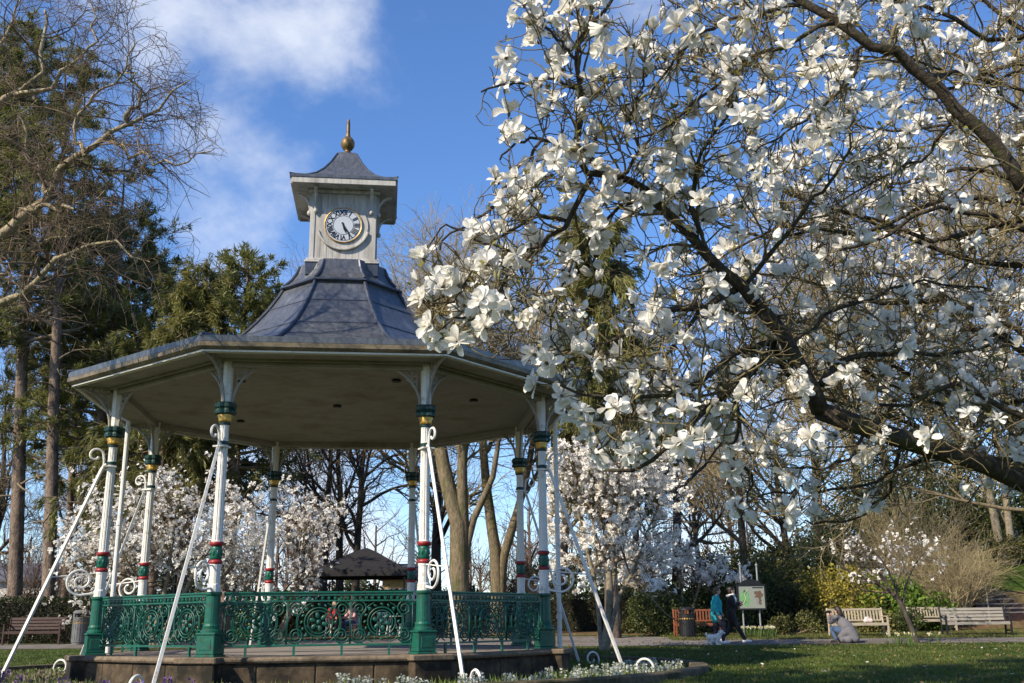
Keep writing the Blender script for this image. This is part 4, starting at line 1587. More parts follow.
# ---------------------------------------------------------------- pines on the left
for i, (px, Y, h, r, cf, lab) in enumerate((
        (18, 40, 26, .27, .46, 'tall pine with straight scaly trunk, leftmost of the trunks beside the bandstand'),
        (52, 39, 24, .25, .46, 'tall pine with straight scaly trunk, second trunk in from the left edge'),
        (86, 42, 20.5, .22, .34, 'darker pine with straight trunk, next to the left corner of the bandstand roof'),
        (-40, 41, 28, .28, .46, 'tall pine largely out of the picture beyond the leftmost trunk'),
        (104, 45, 19, .20, .34, 'slim pine trunk just left of the bandstand roof corner, behind the others'),
        (66, 48, 20, .17, .34, 'thin pine trunk between the second and third trunks from the left edge'),
        (122, 47, 19, .24, .28, 'pine with dark crown standing behind the left edge of the bandstand roof'))):
    B = base_at(px, Y)
    conifer(lab, B, h, r, 100 + i, cf=cf, n1=62, blen=(2.0, 4.4), tufts=5200, wid=.02, needle=.24, group='pines left of the bandstand', lean=((-.085, -.08, -.02, -.06, -.03, -.05, -.01)[i], 0), dead=16)
B = base_at(150, 37.5)
conifer('shaggy olive conifer behind the left eaves of the bandstand', B, 13.6, .20, 123, cf=.3, n1=70, blen=(1.6, 3.2), tufts=4600, needle=.30, mat_='cedar', hang=.6, name='weeping_conifer', wid=.022, dead=4)
B = base_at(226, 38)
conifer('rounded green pine rising behind the bandstand roof, left of the clock tower', B, 14.6, .24, 120, cf=.42, n1=80, blen=(1.6, 3.1), tufts=4200, needle=.24, per=10, wid=.022, dead=8)
B = base_at(182, 38.5)
conifer('shaggy weeping conifer with hanging olive sprays behind the left of the bandstand roof', B, 14.6, .22, 121, cf=.35, n1=70, blen=(1.6, 3.2), tufts=4200, needle=.30, mat_='cedar', hang=.7, name='weeping_conifer', wid=.02, dead=4)
B = base_at(612, 35.5)
conifer('tall weeping conifer with hanging yellow green sprays, between bandstand and near magnolia', B, 15.6, .24, 122, cf=.30, n1=84, blen=(1.2, 2.6), tufts=9000, needle=.32, mat_='cedar', hang=.85, name='weeping_conifer', wid=.024, dead=2)

# ---------------------------------------------------------------- bare trees behind the bandstand
g = 'bare trees behind the bandstand'
B = base_at(459, 38)
bare_tree('stoutest bare tree behind the bandstand, with mossy trunk forking right of the front column', B, 19.0, .44, 201, 'bark_lit', 'twig_olive', (8, 110, 1000, 6500), (.12, .22), (15, 45), .5,
          trunk=[(np.array([B + [0, 0, -.2], at(459, 560, 38), at(458, 520, 38), at(446, 480, 38), at(438, 430, 38.2), at(432, 380, 38.5), at(426, 335, 38.6)]), .37),
                 (np.array([B + [.05, 0, -.2], at(462, 560, 38), at(463, 520, 38), at(462, 470, 37.8), at(466, 400, 37.6), at(468, 370, 37.5), at(467, 330, 37.5)]), .27),
                 (np.array([B + [.1, 0, -.1], at(466, 555, 38), at(475, 515, 38), at(492, 480, 37.5), at(500, 430, 37.3), at(510, 385, 37)]), .17)], group=g, twl=(.5, 1.2), rmin=.012)
B = base_at(497, 42)
bare_tree('bare tree with two dark stems behind the right side of the bandstand', B, 19, .35, 202, 'bark_lit', 'twig_olive', (10, 100, 800, 4500), (.13, .24), (18, 50), .4,
          trunk=[(np.array([B + [0, 0, -.2], at(496, 560, 42), at(488, 500, 42), at(483, 440, 42), at(486, 390, 42.5), at(494, 345, 43)]), .25),
                 (np.array([B + [.1, 0, -.2], at(502, 565, 42), at(515, 520, 42), at(528, 470, 42), at(536, 415, 42), at(541, 365, 42)]), .21)], group=g)
for i, (px, Y, h, r, lab) in enumerate(((324, 47, 13, .17, 'slim dark bare tree, left one of the three stems above the dark gazebo'),
                                        (340, 49, 13.5, .19, 'slim dark bare tree, middle one of the three stems above the dark gazebo'),
                                        (356, 46, 13, .18, 'slim dark bare tree, right one of the three stems above the dark gazebo'))):
    bare_tree(lab, base_at(px, Y), h, r, 210 + i, n=(12, 60, 260, 900), limb=(.22, .40), ang=(30, 65), cf=.30, group='slim bare trees above the gazebo', top=.9)
for i, (px, Y, h, r, tw, lab) in enumerate((
        (436, 52, 17.5, .26, 'twig_olive', 'tall bare tree with fine olive twigs rising right of the clock tower'),
        (676, 40, 12, .20, 'twig_brown', 'dark bare tree with upswept limbs behind the low magnolia and litter bin'),
        (700, 58, 11, .18, 'twig_brown', 'thin bare tree against the sky left of the notice board'),
        (560, 55, 15, .25, 'twig_brown', 'bare tree far behind the right edge of the bandstand'),
        (300, 58, 10, .16, 'twig_red', 'thin bare tree far behind, between the front columns'),
        (150, 56, 9, .15, 'twig_brown', 'thin bare tree far behind the left columns'),
        (-20, 52, 14, .2, 'twig_brown', 'bare tree far behind the hedge at the left edge'),
        (60, 60, 11, .17, 'twig_red', 'bare tree with reddish twigs far behind the pines'),
        (790, 52, 12, .2, 'twig_olive', 'bare tree far behind the notice board, under the magnolia'),
        (870, 50, 18, .24, 'twig_olive', 'bare tree with olive twigs behind the golden shrub'),
        (745, 48, 15, .2, 'twig_olive', 'bare tree with olive twigs behind the notice board, left of its poles'),
        (825, 56, 19, .24, 'twig_olive', 'tall bare tree far behind the golden shrub'),
        (905, 46, 17, .2, 'twig_olive', 'bare tree with olive twigs behind the laurels'),
        (975, 62, 21, .25, 'twig_olive', 'tall bare tree farthest behind the steps'),
        (640, 60, 16, .22, 'twig_olive', 'bare tree far behind the upright magnolia'),
        (940, 56, 20, .26, 'twig_olive', 'tall bare tree far behind the right bench'),
        (1040, 52, 20, .28, 'twig_olive', 'tall bare tree beyond the steps at the right edge'))):
    bare_tree(lab, base_at(px, Y), h, r, 230 + i, twig=tw, n=(13, 80, 520, 2000), limb=(.20, .40), ang=(25, 60), cf=.28, group='bare trees at the back of the park', top=.85)
# sunlit trunks at the right
g = 'sunlit trunks above the steps'
B = base_at(1010, 44)
bare_tree('sunlit forked tree with two leaning pale trunks beside the steps', B, 20, .28, 260, 'bark_grey', 'twig_olive', (10, 90, 700, 2600), (.2, .36), (20, 55), .45,
          trunk=[(np.array([B + [0, 0, -.3], at(1003, 560, 44), at(993, 510, 44), at(984, 470, 44), at(972, 430, 44.3), at(965, 350, 44.6), at(960, 250, 45)]), .16),
                 (np.array([B + [.3, 0, -.3], at(1012, 550, 44), at(1006, 500, 44), at(999, 450, 44), at(992, 400, 44), at(1000, 300, 44), at(1004, 200, 44)]), .14),
                 (np.array([B + [.4, .1, -.3], at(1017, 560, 44.3), at(1016, 530, 44.3)]), .2)], group=g)
B = base_at(1062, 37)
bare_tree('big mossy tree at the right edge with yellowish limbs rising behind the magnolia', B, 21, .42, 261, 'bark_lit', 'twig_olive', (9, 90, 700, 2600), (.2, .36), (20, 55), .5,
          trunk=[(np.array([B + [0, 0, -.3], at(1050, 540, 37), at(1030, 450, 37), at(1012, 420, 37), at(998, 380, 37), at(990, 330, 37)]), .22),
                 (np.array([B + [.1, 0, -.3], at(1060, 500, 37), at(1045, 400, 37), at(1030, 250, 37), at(1020, 120, 37), at(1010, 0, 37), at(1008, -60, 37)]), .26),
                 (np.array([B + [0, 0, .3], at(1040, 520, 37.5), at(1000, 508, 38), at(960, 500, 38.5), at(915, 488, 39), at(890, 490, 39)]), .10)], group=g)
# two more trees stand left of the picture; their crowns shade the lawn
conifer('tall pine standing left of the picture, its shade falling over the lawn', np.array([-8.4, 3.9, .1]), 23, .3, 150, cf=.36, n1=80, blen=(2.0, 3.8), tufts=5200, wid=.032, needle=.26, dead=4)

# ---------------------------------------------------------------- hedges and shrubs
def hedge(label, p0, p1, depth, h, seed, n, mat_='hedge', leafs=.055, jag=.05):
    rng = np.random.default_rng(seed)
    p0, p1 = np.asarray(p0, float), np.asarray(p1, float)
    c = (p0 + p1) / 2
    c[2] = float(ground_z(c[0], c[1]))
    d = p1 - p0
    Lh = np.linalg.norm(d[:2])
    root = thing('clipped_hedge', label, 'hedge', c, math.atan2(d[1], d[0]))
    b = MB()
    b.box((0, 0, h / 2 - .06), (Lh - .12, depth - .2, h - .08))
    b.build('twig_core', M['core'], root)
    u, v, s = rng.random(n), rng.random(n), rng.choice(4, n, p=[.40, .15, .35, .10])
    x = (u - .5) * Lh
    P = np.where((s == 0)[:, None], np.stack([x, np.full(n, -depth / 2), v * h], 1),
                 np.where((s == 1)[:, None], np.stack([x, np.full(n, depth / 2), v * h], 1),
                          np.where((s == 2)[:, None], np.stack([x, (v - .5) * depth, np.full(n, h)], 1), np.stack([np.sign(u - .5) * Lh / 2, (v - .5) * depth, ((u * 7) % 1) * h], 1))))
    P = P + rng.normal(size=(n, 3)) * jag
    P[:, 2] = np.abs(P[:, 2])
    V, F = blades(P, nrm(P * [0, 1, .3] + rng.normal(size=(n, 3)) * .3), leafs, leafs * .45, rng, .9)
    b = MB()
    b.add(V, F)
    b.build('foliage', mat_, root)
    return root


M['core'] = mat('hedge_core', (.02, .017, .011), .95, .4, 6, .4)
hedge('clipped dark hedge behind the dark bench at the left', base_at(-90, 36.6), base_at(104, 37.5), 1.3, 1.45, 301, 16000)
hedge('dark clipped hedge beyond the path behind the right side of the bandstand', base_at(470, 43), base_at(640, 43), 1.2, 1.35, 302, 12000)
hedge('clipped hedge far behind the gazebo', base_at(104, 47), base_at(470, 49), 1.4, 1.7, 303, 16000)

for (lab, px, Y, w, d, h, m, seed, n, size, nm) in (
        ('round dark evergreen shrub behind the litter bin', 664, 37.5, 2.1, 1.8, 1.75, 'yew', 311, 3600, .08, 'evergreen_shrub'),
        ('tall dark evergreen behind the walking couple, left of the notice board', 716, 40, 3.0, 2.4, 2.9, 'yew', 312, 6000, .09, 'evergreen_shrub'),
        ('tall dark evergreen directly behind the notice board', 758, 41, 3.0, 2.4, 3.0, 'yew', 313, 6000, .09, 'evergreen_shrub'),
        ('dark spreading shrub between notice board and golden shrub', 795, 40, 2.4, 2.0, 2.2, 'hedge', 314, 4200, .08, 'evergreen_shrub'),
        ('golden yellow leafy shrub behind the pale slatted bench', 838, 39.5, 2.6, 2.0, 2.1, 'gold_leafy', 315, 4600, .09, 'golden_shrub'),
        ('bright green glossy laurel shrub right of the golden shrub', 884, 39.5, 2.3, 2.0, 2.0, 'laurel', 316, 3600, .12, 'laurel_shrub'),
        ('bright green glossy laurel shrub behind the far bench', 918, 38.8, 1.7, 1.6, 1.7, 'laurel', 317, 2600, .12, 'laurel_shrub'),
        ('low spreading juniper in front of the laurels, behind the pale slatted bench', 868, 37.2, 2.6, 1.2, .75, 'cedar', 318, 2600, .10, 'juniper_shrub'),
        ('tall dark yew rising behind the laurel shrubs', 900, 47, 5.0, 3.5, 5.2, 'yew', 319, 9000, .12, 'yew_tree'),
        ('broad olive green yew behind the bare twiggy shrub', 968, 50, 6.0, 4.0, 5.0, 'olive_leaf', 320, 10000, .13, 'yew_tree'),
        ('tall dark holly beyond the steps at the right edge', 1040, 46, 4.0, 3., 4.5, 'yew', 321, 6000, .12, 'holly_tree'),
        ('dark evergreen far behind the low magnolia', 640, 50, 4.5, 3., 2.6, 'hedge', 322, 5000, .11, 'evergreen_shrub'),
        ('olive evergreen far behind the dark evergreens', 780, 52, 6, 4, 4.2, 'olive_leaf', 323, 8000, .12, 'evergreen_shrub'),
        ('broad dark evergreen behind the golden shrub', 845, 48, 5, 3, 4.0, 'yew', 324, 7000, .11, 'evergreen_shrub'),
        ('lit green shrub behind the bandstand, seen through its front railing at the left', 236, 44, 2.4, 1.6, 1.5, 'laurel', 325, 2600, .10, 'laurel_shrub'),
        ('lit green shrub behind the bandstand, left of the gazebo', 292, 45, 2.6, 1.6, 1.3, 'olive_leaf', 326, 2600, .10, 'evergreen_shrub'),
        ('dark shrub behind the gazebo', 352, 47, 4, 1.6, 1.7, 'hedge', 327, 3600, .10, 'evergreen_shrub'),
        ('dark shrub below the stout bare tree', 450, 44, 3.4, 1.8, 1.6, 'hedge', 328, 3600, .10, 'evergreen_shrub'),
        ('low brown green shrub on the raised bed left of the litter bin', 640, 39.5, 2.2, 1.2, .55, 'olive_leaf', 329, 1600, .08, 'low_shrub'),
        ('low dark shrub left of the pale slatted bench', 792, 37.0, 1.8, 1.0, .7, 'olive_leaf', 330, 1500, .08, 'low_shrub'),
        ('low olive shrub on the bank just above the steps', 1020, 44.2, 2.6, 1.6, 1.0, 'olive_leaf', 332, 2600, .09, 'low_shrub'),
        ('spreading dark shrub on the bank at the right edge, beyond the sunlit trunks', 1034, 46.5, 4.0, 2.0, 1.6, 'yew', 333, 4200, .10, 'evergreen_shrub'),
        ('small dark conifer by the far bench, behind the leaning magnolia', 905, 36.8, .9, .8, 1.0, 'yew', 331, 1400, .07, 'conifer_shrub')):
    B = base_at(px, Y)
    shrub(lab, B, w, d, h, m, seed, int(n * 1.25), size, clumps=int(8 + w * 2), name=nm, group=None)
twig_bush('wide bare shrub with pale arching stems behind the right bench', base_at(958, 39), 3.4, 2.7, 341, 'twig_olive', (46, 420, 1900))
twig_bush('forsythia with yellow blossom beside the steps', base_at(980, 40.5), 1.7, 1.9, 342, 'twig_olive', (24, 200, 800), 'forsythia_bush', 'forsythia', nf=800)
twig_bush('bare brown shrub right of the laurels', base_at(934, 41), 3.0, 3.2, 343, 'twig_olive', (40, 360, 1500))
twig_bush('tangled bare shrub under the small leaning magnolia', base_at(898, 43), 4.0, 4.2, 344, 'twig_olive', (40, 380, 1800))
twig_bush('bare reddish shrub below the stout bare tree', base_at(520, 46), 4.5, 3.0, 345, 'twig_red', (40, 380, 1500))
twig_bush('bare reddish shrub far behind the left hedge', base_at(40, 44), 6., 3.4, 346, 'twig_red', (46, 420, 1500))

# far wood: one mass nobody could count
def far_wood():
    rng = np.random.default_rng(5)
    b = MB()
    nT = 150
    xs_ = rng.uniform(-75, 75, nT)
    ys_ = rng.uniform(66, 96, nT)
    P = np.zeros((nT, 5, 3))
    hh = rng.uniform(5.5, 10.5, nT)
    P[:, :, 0] = xs_[:, None]
    P[:, :, 1] = ys_[:, None]
    P[:, :, 2] = ground_z(xs_, ys_)[:, None] + hh[:, None] * np.linspace(0, .75, 5)[None]
    R = np.linspace(.16, .06, 5)[None] * np.ones((nT, 1))
    L1, R1 = grow(P, R, nT * 9, .15, 1, (25, 60), (2., 4.2), 6, .15, .05, rng, rmin=.03)
    L2, R2 = grow(L1, R1, nT * 60, .1, 1, (20, 65), (.8, 2.2), 4, .18, .04, rng, rmin=.018)
    b.tubes(P, R, 5)
    b.tubes(L1, R1, 4)
    b.tubes(L2, R2, 3)
    o = b.build('far_woodland', 'twig_red', None)
    tag(o, 'mass of bare woodland far behind the park', 'woodland', kind='stuff')
    b = MB()
    n = 60000
    x = rng.uniform(-80, 80, n)
    y = rng.uniform(62, 70, n)
    top = 2.4 + 1.6 * np.sin(x * .35) * np.sin(x * .11 + 1) + .6 * np.sin(x * 1.7)
    z = ground_z(x, y) + rng.random(n) ** .8 * np.maximum(top, 1.0)
    V, F = blades(np.stack([x, y, z], 1), rng.normal(size=(n, 3)), .28, .11, rng, 1.)
    b.add(V, F)
    o = b.build('far_undergrowth', 'hedge', None)
    tag(o, 'dark evergreen undergrowth along the far edge of the park', 'undergrowth', kind='stuff')


far_wood()

# ================================================================== FURNITURE
def bench(label, px, Y, rz, wood, w=1.8, style='vertical', ends=None, group='park benches', h=.90):
    B = base_at(px, Y)
    root = thing('park_bench', label, 'bench', B, rz, group)
    ends = ends or wood
    hw = w / 2
    b = MB()
    for i in range(6):
        b.box((0, -.21 + i * .083, .43), (w - .06, .066, .026), bev=.006)
    for x in (-hw + .06, 0, hw - .06):
        b.box((x, 0, .395), (.05, .46, .045))
    b.box((0, -.235, .39), (w - .1, .03, .07))
    b.build('seat', wood, root)
    b = MB()
    til = (Vector((1, 0, 0)).normalized()[:], math.radians(-10))
    if style == 'vertical':
        b.box((0, .285, h - .035), (w - .04, .04, .07), bev=.008)
        b.box((0, .235, .52), (w - .06, .035, .05), bev=.006)
        n = int(w / .105)
        for i in range(n):
            x = -hw + .10 + i * (w - .20) / (n - 1)
            b.box((x, .262, .69), (.052, .018, h - .56), tilt=('X', math.radians(-8)))
    else:
        for i in range(4):
            b.box((0, .232 + .016 * i, .53 + i * .105), (w - .02, .022, .085), bev=.006, tilt=('X', math.radians(-9)))
    b.build('backrest', wood, root)
    for sx in (-1, 1):
        x = sx * (hw - .03)
        leg = MB().box((x, -.225, .31), (.06, .06, .64), bev=.006)
        leg.build('front_leg', ends, root)
        leg = MB().tube([(x, .25, -.02), (x, .215, .42), (x, .30, h + .02)], .036, 4)
        leg.build('rear_leg', ends, root)
        MB().box((x, 0, .64), (.065, .56, .035), bev=.010).build('armrest', ends, root)
        MB().box((x, 0, .17), (.04, .42, .05)).build('side_rail', ends, root)
    return root


bench('pale weathered slatted bench with upright back slats, beside the kneeling person', 856, 34.6, 0, 'wood_pale', 1.85, 'vertical')
bench('grey bench of broad horizontal slats with dark iron ends, rightmost by the path', 973, 34.4, math.radians(-3), 'wood_grey', 2.1, 'horizontal', 'black')
bench('smaller weathered bench set further back on the grass, left of the horizontal slat bench', 930, 37.6, math.radians(4), 'wood_pale', 1.55, 'vertical', h=.86)
bench('reddish hardwood bench half hidden by the black litter bin', 696, 35.8, 0, 'wood_red', 1.55, 'vertical')
bench('dark maroon bench in front of the clipped hedge at the far left', 38, 35.4, math.radians(2), 'wood_dark', 1.9, 'horizontal')


def litter_bin(label, px, Y, h=.98, r=.26, m='black', name='litter_bin'):
    B = base_at(px, Y)
    root = thing(name, label, 'bin', B)
    b = MB()
    b.lathe([(r * .88, -.02), (r * .92, .03), (r * .90, .06), (r, .08), (r, h * .74), (r * 1.04, h * .75), (r * 1.04, h * .77), (r * .96, h * .78)], 26)
    for k in range(20):
        a = k * PI / 10
        b.box((r * math.cos(a) * 1.0, r * math.sin(a) * 1.0, h * .41), (.016, .03, h * .58), rz=a)
    b.build('body', m, root)
    b = MB()
    for k in range(4):
        a = k * PI / 2 + PI / 4
        b.box((r * .9 * math.cos(a), r * .9 * math.sin(a), h * .83), (.05, .12, h * .13), rz=a)
    b.lathe([(r * 1.02, h * .885), (r * 1.08, h * .90), (r * 1.06, h * .94), (r * .8, h * .985), (r * .2, h)], 26)
    b.build('hood', m, root)
    MB().lathe([(r * 1.012, h * .60), (r * 1.015, h * .605), (r * 1.015, h * .635), (r * 1.012, h * .64)], 26, cap=False).build('band', 'gold', root)


litter_bin('black ribbed litter bin with hood in front of the red bench', 686, 35.0, 1.0)
litter_bin('grey litter bin at the left rear corner of the bandstand by the hedge', 83, 35.2, 1.12, .25, mat('bin_grey', (.13, .13, .13), .4, .2, 5))


def notice_board():
    B = base_at(751.5, 35.0)
    root = thing('notice_board', 'park notice board with green map under an arched top, on two tall poles', 'sign', B, math.radians(2))
    m_pole = mat('galvanised_pole', (.30, .31, .30), .45, .15, 6, metal=.4)
    hw = .46
    for x, top in ((-.30, 2.35), (.26, 2.30)):
        b = MB()
        b.tube([(x, .06, -.1), (x, .06, top)], .028, 10)
        b.lathe([(.028, top), (.05, top + .02), (.05, top + .05), (.012, top + .075), (.004, top + .13)], 10, c=(x, .06, 0))
        b.build('pole', m_pole, root)
    z0, z1 = .92, 1.66
    b = MB()
    b.box((0, 0, (z0 + z1) / 2), (2 * hw, .06, z1 - z0))
    for x in (-hw, hw):
        b.box((x, -.01, (z0 + z1) / 2), (.04, .10, z1 - z0 + .06))
    for zz in (z0 - .02, z1 + .02):
        b.box((0, -.01, zz), (2 * hw + .03, .095, .045))
    # arched head
    t = np.linspace(0, PI, 13)
    poly = [(x, zz) for x, zz in zip(.36 * np.cos(t), z1 + .04 + .17 * np.sin(t))]
    n = len(poly)
    V = [(x, -.045, zz) for x, zz in poly] + [(x, .03, zz) for x, zz in poly]
    b.add(V, [list(range(n))], [list(range(2 * n - 1, n - 1, -1))], [[i, (i + 1) % n, n + (i + 1) % n, n + i] for i in range(n)])
    frame = b.build('frame', 'black', root)
    y = -.034
    b = MB()
    b.box((0, y, (z0 + z1) / 2), (2 * hw - .05, .006, z1 - z0 - .02))
    panel = b.build('panel', mat('panel_paper', (.23, .25, .21), .4, .06, 3), root)
    rng = np.random.default_rng(8)

    def blob(cx, cz, rx, rz_, yy, n=16, wob=.2):
        a = np.arange(n) * 2 * PI / n
        k = 1 + wob * rng.normal(size=n)
        return [(cx + rx * c * q, yy, cz + rz_ * s_ * q) for c, s_, q in zip(np.cos(a), np.sin(a), k)]
    b = MB()
    V = blob(-.20, 1.29, .17, .27, y - .005)
    b.add(V, [list(range(len(V)))])
    for k in range(3):
        V = blob(-.20 + rng.normal() * .05, 1.29 + rng.normal() * .12, .05, .06, y - .007)
        b.add(V, [list(range(len(V)))], mi=1)
    b.tube([(-.28, y - .008, 1.08), (-.2, y - .008, 1.25), (-.24, y - .008, 1.4), (-.12, y - .008, 1.52)], .008, 4, mi=2)
    b.build('map', [mat('map_green', (.14, .30, .12), .5, .15, 9), mat('map_dark_green', (.07, .19, .08), .5, .1, 9), mat('map_path', (.5, .48, .4), .5, .1, 9)], panel)
    b = MB()
    b.box((.22, y - .006, 1.595), (.36, .004, .035))
    V = blob(.23, 1.38, .14, .10, y - .005)
    b.add(V, [list(range(len(V)))], mi=1)
    V = blob(.28, 1.18, .05, .16, y - .006)
    b.add(V, [list(range(len(V)))], mi=1)
    V = blob(.18, 1.14, .035, .10, y - .0065)
    b.add(V, [list(range(len(V)))], mi=2)
    b.build('picture', ['black', mat('picture_brown', (.12, .075, .05), .5, .4, 20), mat('picture_grey', (.2, .2, .2), .5, .3, 20)], panel)


notice_board()


# black fabric gazebo with a table and chairs of the cafe behind the bandstand
def gazebo():
    B = base_at(365, 40)
    root = thing('gazebo', 'black fabric gazebo with sloping canopy behind the bandstand', 'gazebo', B)
    hw, ze, zp = 1.72, 2.36, 3.3
    m = mat('black_fabric', (.014, .013, .015), .75, .3, 3, .15)
    b = MB()
    n = 10
    prof = [(hw + .02, ze - .22), (hw + .02, ze), (hw * .75, ze + .25), (hw * .5, ze + .49), (hw * .25, ze + .74), (.06, ze + .90)]
    q2 = math.sqrt(2)
    b.lathe([(r_ * q2, z_) for r_, z_ in prof], 4, phase=PI / 4, cap=False)
    b.build('canopy', m, root)
    for sx in (-1, 1):
        for sy in (-1, 1):
            MB().box((sx * (hw - .06), sy * (hw - .06), 1.02), (.05, .05, 2.14)).build('leg', 'black', root)


gazebo()

# small white garden table and chairs under the gazebo
M['white_plastic'] = mat('white_plastic', (.62, .62, .60), .4, .05, 5)


def cafe_chair():
    root = thing('garden_chair', 'white garden chair under the gazebo', 'chair')
    b = MB()
    b.box((0, 0, .44), (.44, .42, .03), bev=.01)
    b.build('seat', 'white_plastic', root)
    b = MB()
    b.box((0, .215, .84), (.44, .025, .05), bev=.008)
    for i in range(5):
        b.box((-.17 + i * .085, .21, .645), (.05, .018, .37))
    b.build('backrest', 'white_plastic', root)
    for sx in (-1, 1):
        for sy in (-1, 1):
            MB().tube([(sx * .18, sy * .17, .43), (sx * .21, sy * .21, 0)], .022, 6).build('leg', 'white_plastic', root)
    return root


gz = base_at(365, 40)
B = base_at(392, 39.2)
t = thing('garden_table', 'small round white garden table under the right side of the gazebo', 'table', B)
MB().lathe([(.42, .70), (.45, .705), (.45, .73), (.44, .735)], 24).build('tabletop', 'white_plastic', t)
for k in range(3):
    a = k * 2 * PI / 3 + .4
    MB().tube([(.10 * math.cos(a), .10 * math.sin(a), .70), (.30 * math.cos(a), .30 * math.sin(a), 0)], .02, 6).build('leg', 'white_plastic', t)
ch = cafe_chair()
for i, (px, Y, rz, lab) in enumerate(((405, 39.3, -1.4, 'white garden chair right of the white garden table'), (384, 40.2, .4, 'white garden chair behind the white garden table'))):
    o = ch if i == 0 else copy_tree(ch)
    o.location = base_at(px, Y)
    o.rotation_euler.z = rz
    o['label'] = lab
    o['group'] = 'white garden chairs under the gazebo'


# far building seen under the gazebo
def far_building(label, px0, px1, Y, zw, zr, wall, roofm, seed):
    a, b_ = base_at(px0, Y), base_at(px1, Y)
    B = (a + b_) / 2
    w = b_[0] - a[0]
    root = thing('house', label, 'building', B)
    d = 6.
    b = MB()
    b.box((0, d / 2, zw / 2 - .1), (w, d, zw + .2))
    b.build('wall', wall, root)
    b = MB()
    x = w / 2 + .3
    V = [(-x, -.35, zw), (x, -.35, zw), (x, d + .35, zw), (-x, d + .35, zw), (-x, d / 2, zr), (x, d / 2, zr), (-x, -.35, zw - .12), (x, -.35, zw - .12), (x, d + .35, zw - .12), (-x, d + .35, zw - .12)]
    b.add(V, [[0, 1, 5, 4], [2, 3, 4, 5]], [[0, 4, 3], [1, 2, 5]], [[6, 7, 1, 0], [7, 8, 2, 1], [8, 9, 3, 2], [9, 6, 0, 3], [9, 8, 7, 6]])
    b.build('roof', roofm, root)
    n = max(2, int(w / 2.2))
    for i in range(n):
        xx = -w / 2 + (i + .5) * w / n
        f = MB().box((xx, -.02, zw * .55), (.95, .08, 1.15)).build('window', 'white', root)
        MB().box((xx, -.055, zw * .55), (.80, .03, 1.0)).build('pane', mat('window_glass', (.03, .04, .05), .1, .2, 2), f)
    return root


far_building('ochre walled house with dark roof far behind the gazebo', 382, 412, 58, 2.6, 3.5, mat('ochre_wall', (.52, .34, .13), .85, .15, 3), mat('brown_roof', (.09, .07, .06), .8, .3, 6), 1)
far_building('white walled house with slate roof far behind the hedge at the left edge', -30, 46, 66, 3.0, 4.2, mat('white_wall', (.55, .53, .49), .85, .1, 3), mat('slate_roof', (.10, .10, .12), .7, .3, 6), 2)


# wooden steps up the bank
def steps():
    B = base_at(1010, 39.4)
    root = thing('bank_steps', 'flight of dark timber steps climbing the bank at the right edge', 'steps', B, math.radians(8))
    for i in range(9):
        x = -.25 - i * .03
        c_, s_ = math.cos(math.radians(8)), math.sin(math.radians(8))
        wx, wy = B[0] + (x + .25) * c_ - i * .42 * s_, B[1] + (x + .25) * s_ + i * .42 * c_
        z = float(ground_z(wx, wy)) - B[2] + .38
        b = MB()
        b.box((x + .25, i * .42, z - .02), (1.9, .40, .06), bev=.01)
        b.box((x + .25, i * .42 - .19, z - .18), (1.9, .05, .30), bev=.008, mi=1)
        b.build('step', ['wood_grey', 'wood_dark'], root)
    b = MB()
    b.tube([(-1.1, -.3, -.1), (-1.1, -.3, 1.9)], .03, 8)
    b.build('post', 'wood_grey', root)


steps()


# old street lamp behind the left magnolia
def street_lamp():
    B = base_at(174, 39)
    root = thing('street_lamp', 'street lamp with blue grey hood behind the left columns of the bandstand', 'lamp', B)
    top = at(174, 518, 39)[2] - B[2]
    b = MB()
    b.lathe([(.14, -.05), (.14, .5), (.09, .56), (.07, .7), (.05, top - .15), (.08, top - .1), (.05, top)], 14)
    b.build('post', 'black', root)
    hood = mat('lamp_hood', (.20, .27, .34), .35, .15, 5)
    b = MB()
    b.lathe([(.08, top), (.22, top + .45), (.205, top + .45), (.07, top + .02)], 6)
    b.build('lantern', mat('lamp_glass', (.30, .36, .42), .15, .1, 5), root)
    MB().lathe([(.30, top + .44), (.30, top + .47), (.06, top + .78), (.05, top + .84), (.02, top + .92)], 6).build('hood', hood, root)


street_lamp()

# ================================================================== PEOPLE AND DOG
def remesh(b, voxel, smooth=4, mats=('white',)):
    me = b.mesh('tmp', 'white')
    ob = bpy.data.objects.new('tmp', me)
    COL.objects.link(ob)
    m = ob.modifiers.new('r', 'REMESH')
    m.mode = 'VOXEL'
    m.voxel_size = voxel
    m.use_smooth_shade = True
    if smooth:
        s = ob.modifiers.new('s', 'SMOOTH')
        s.iterations = smooth
        s.factor = .5
    ev = ob.evaluated_get(bpy.context.evaluated_depsgraph_get())
    out = bpy.data.meshes.new_from_object(ev)
    bpy.data.objects.remove(ob)
    bpy.data.meshes.remove(me)
    out.materials.clear()
    for k in mats:
        out.materials.append(M[k] if isinstance(k, str) else k)
    return out


def limb(b, pts, rad, n=10, sides=12):
    p = resample(np.array(pts, float), n)
    r_ = np.interp(np.linspace(0, 1, n), np.linspace(0, 1, len(rad)), rad)
    b.tube(p, r_, sides)
    b.ellipsoid(p[0], (r_[0],) * 3, 10, 7)
    b.ellipsoid(p[-1], (r_[-1],) * 3, 10, 7)


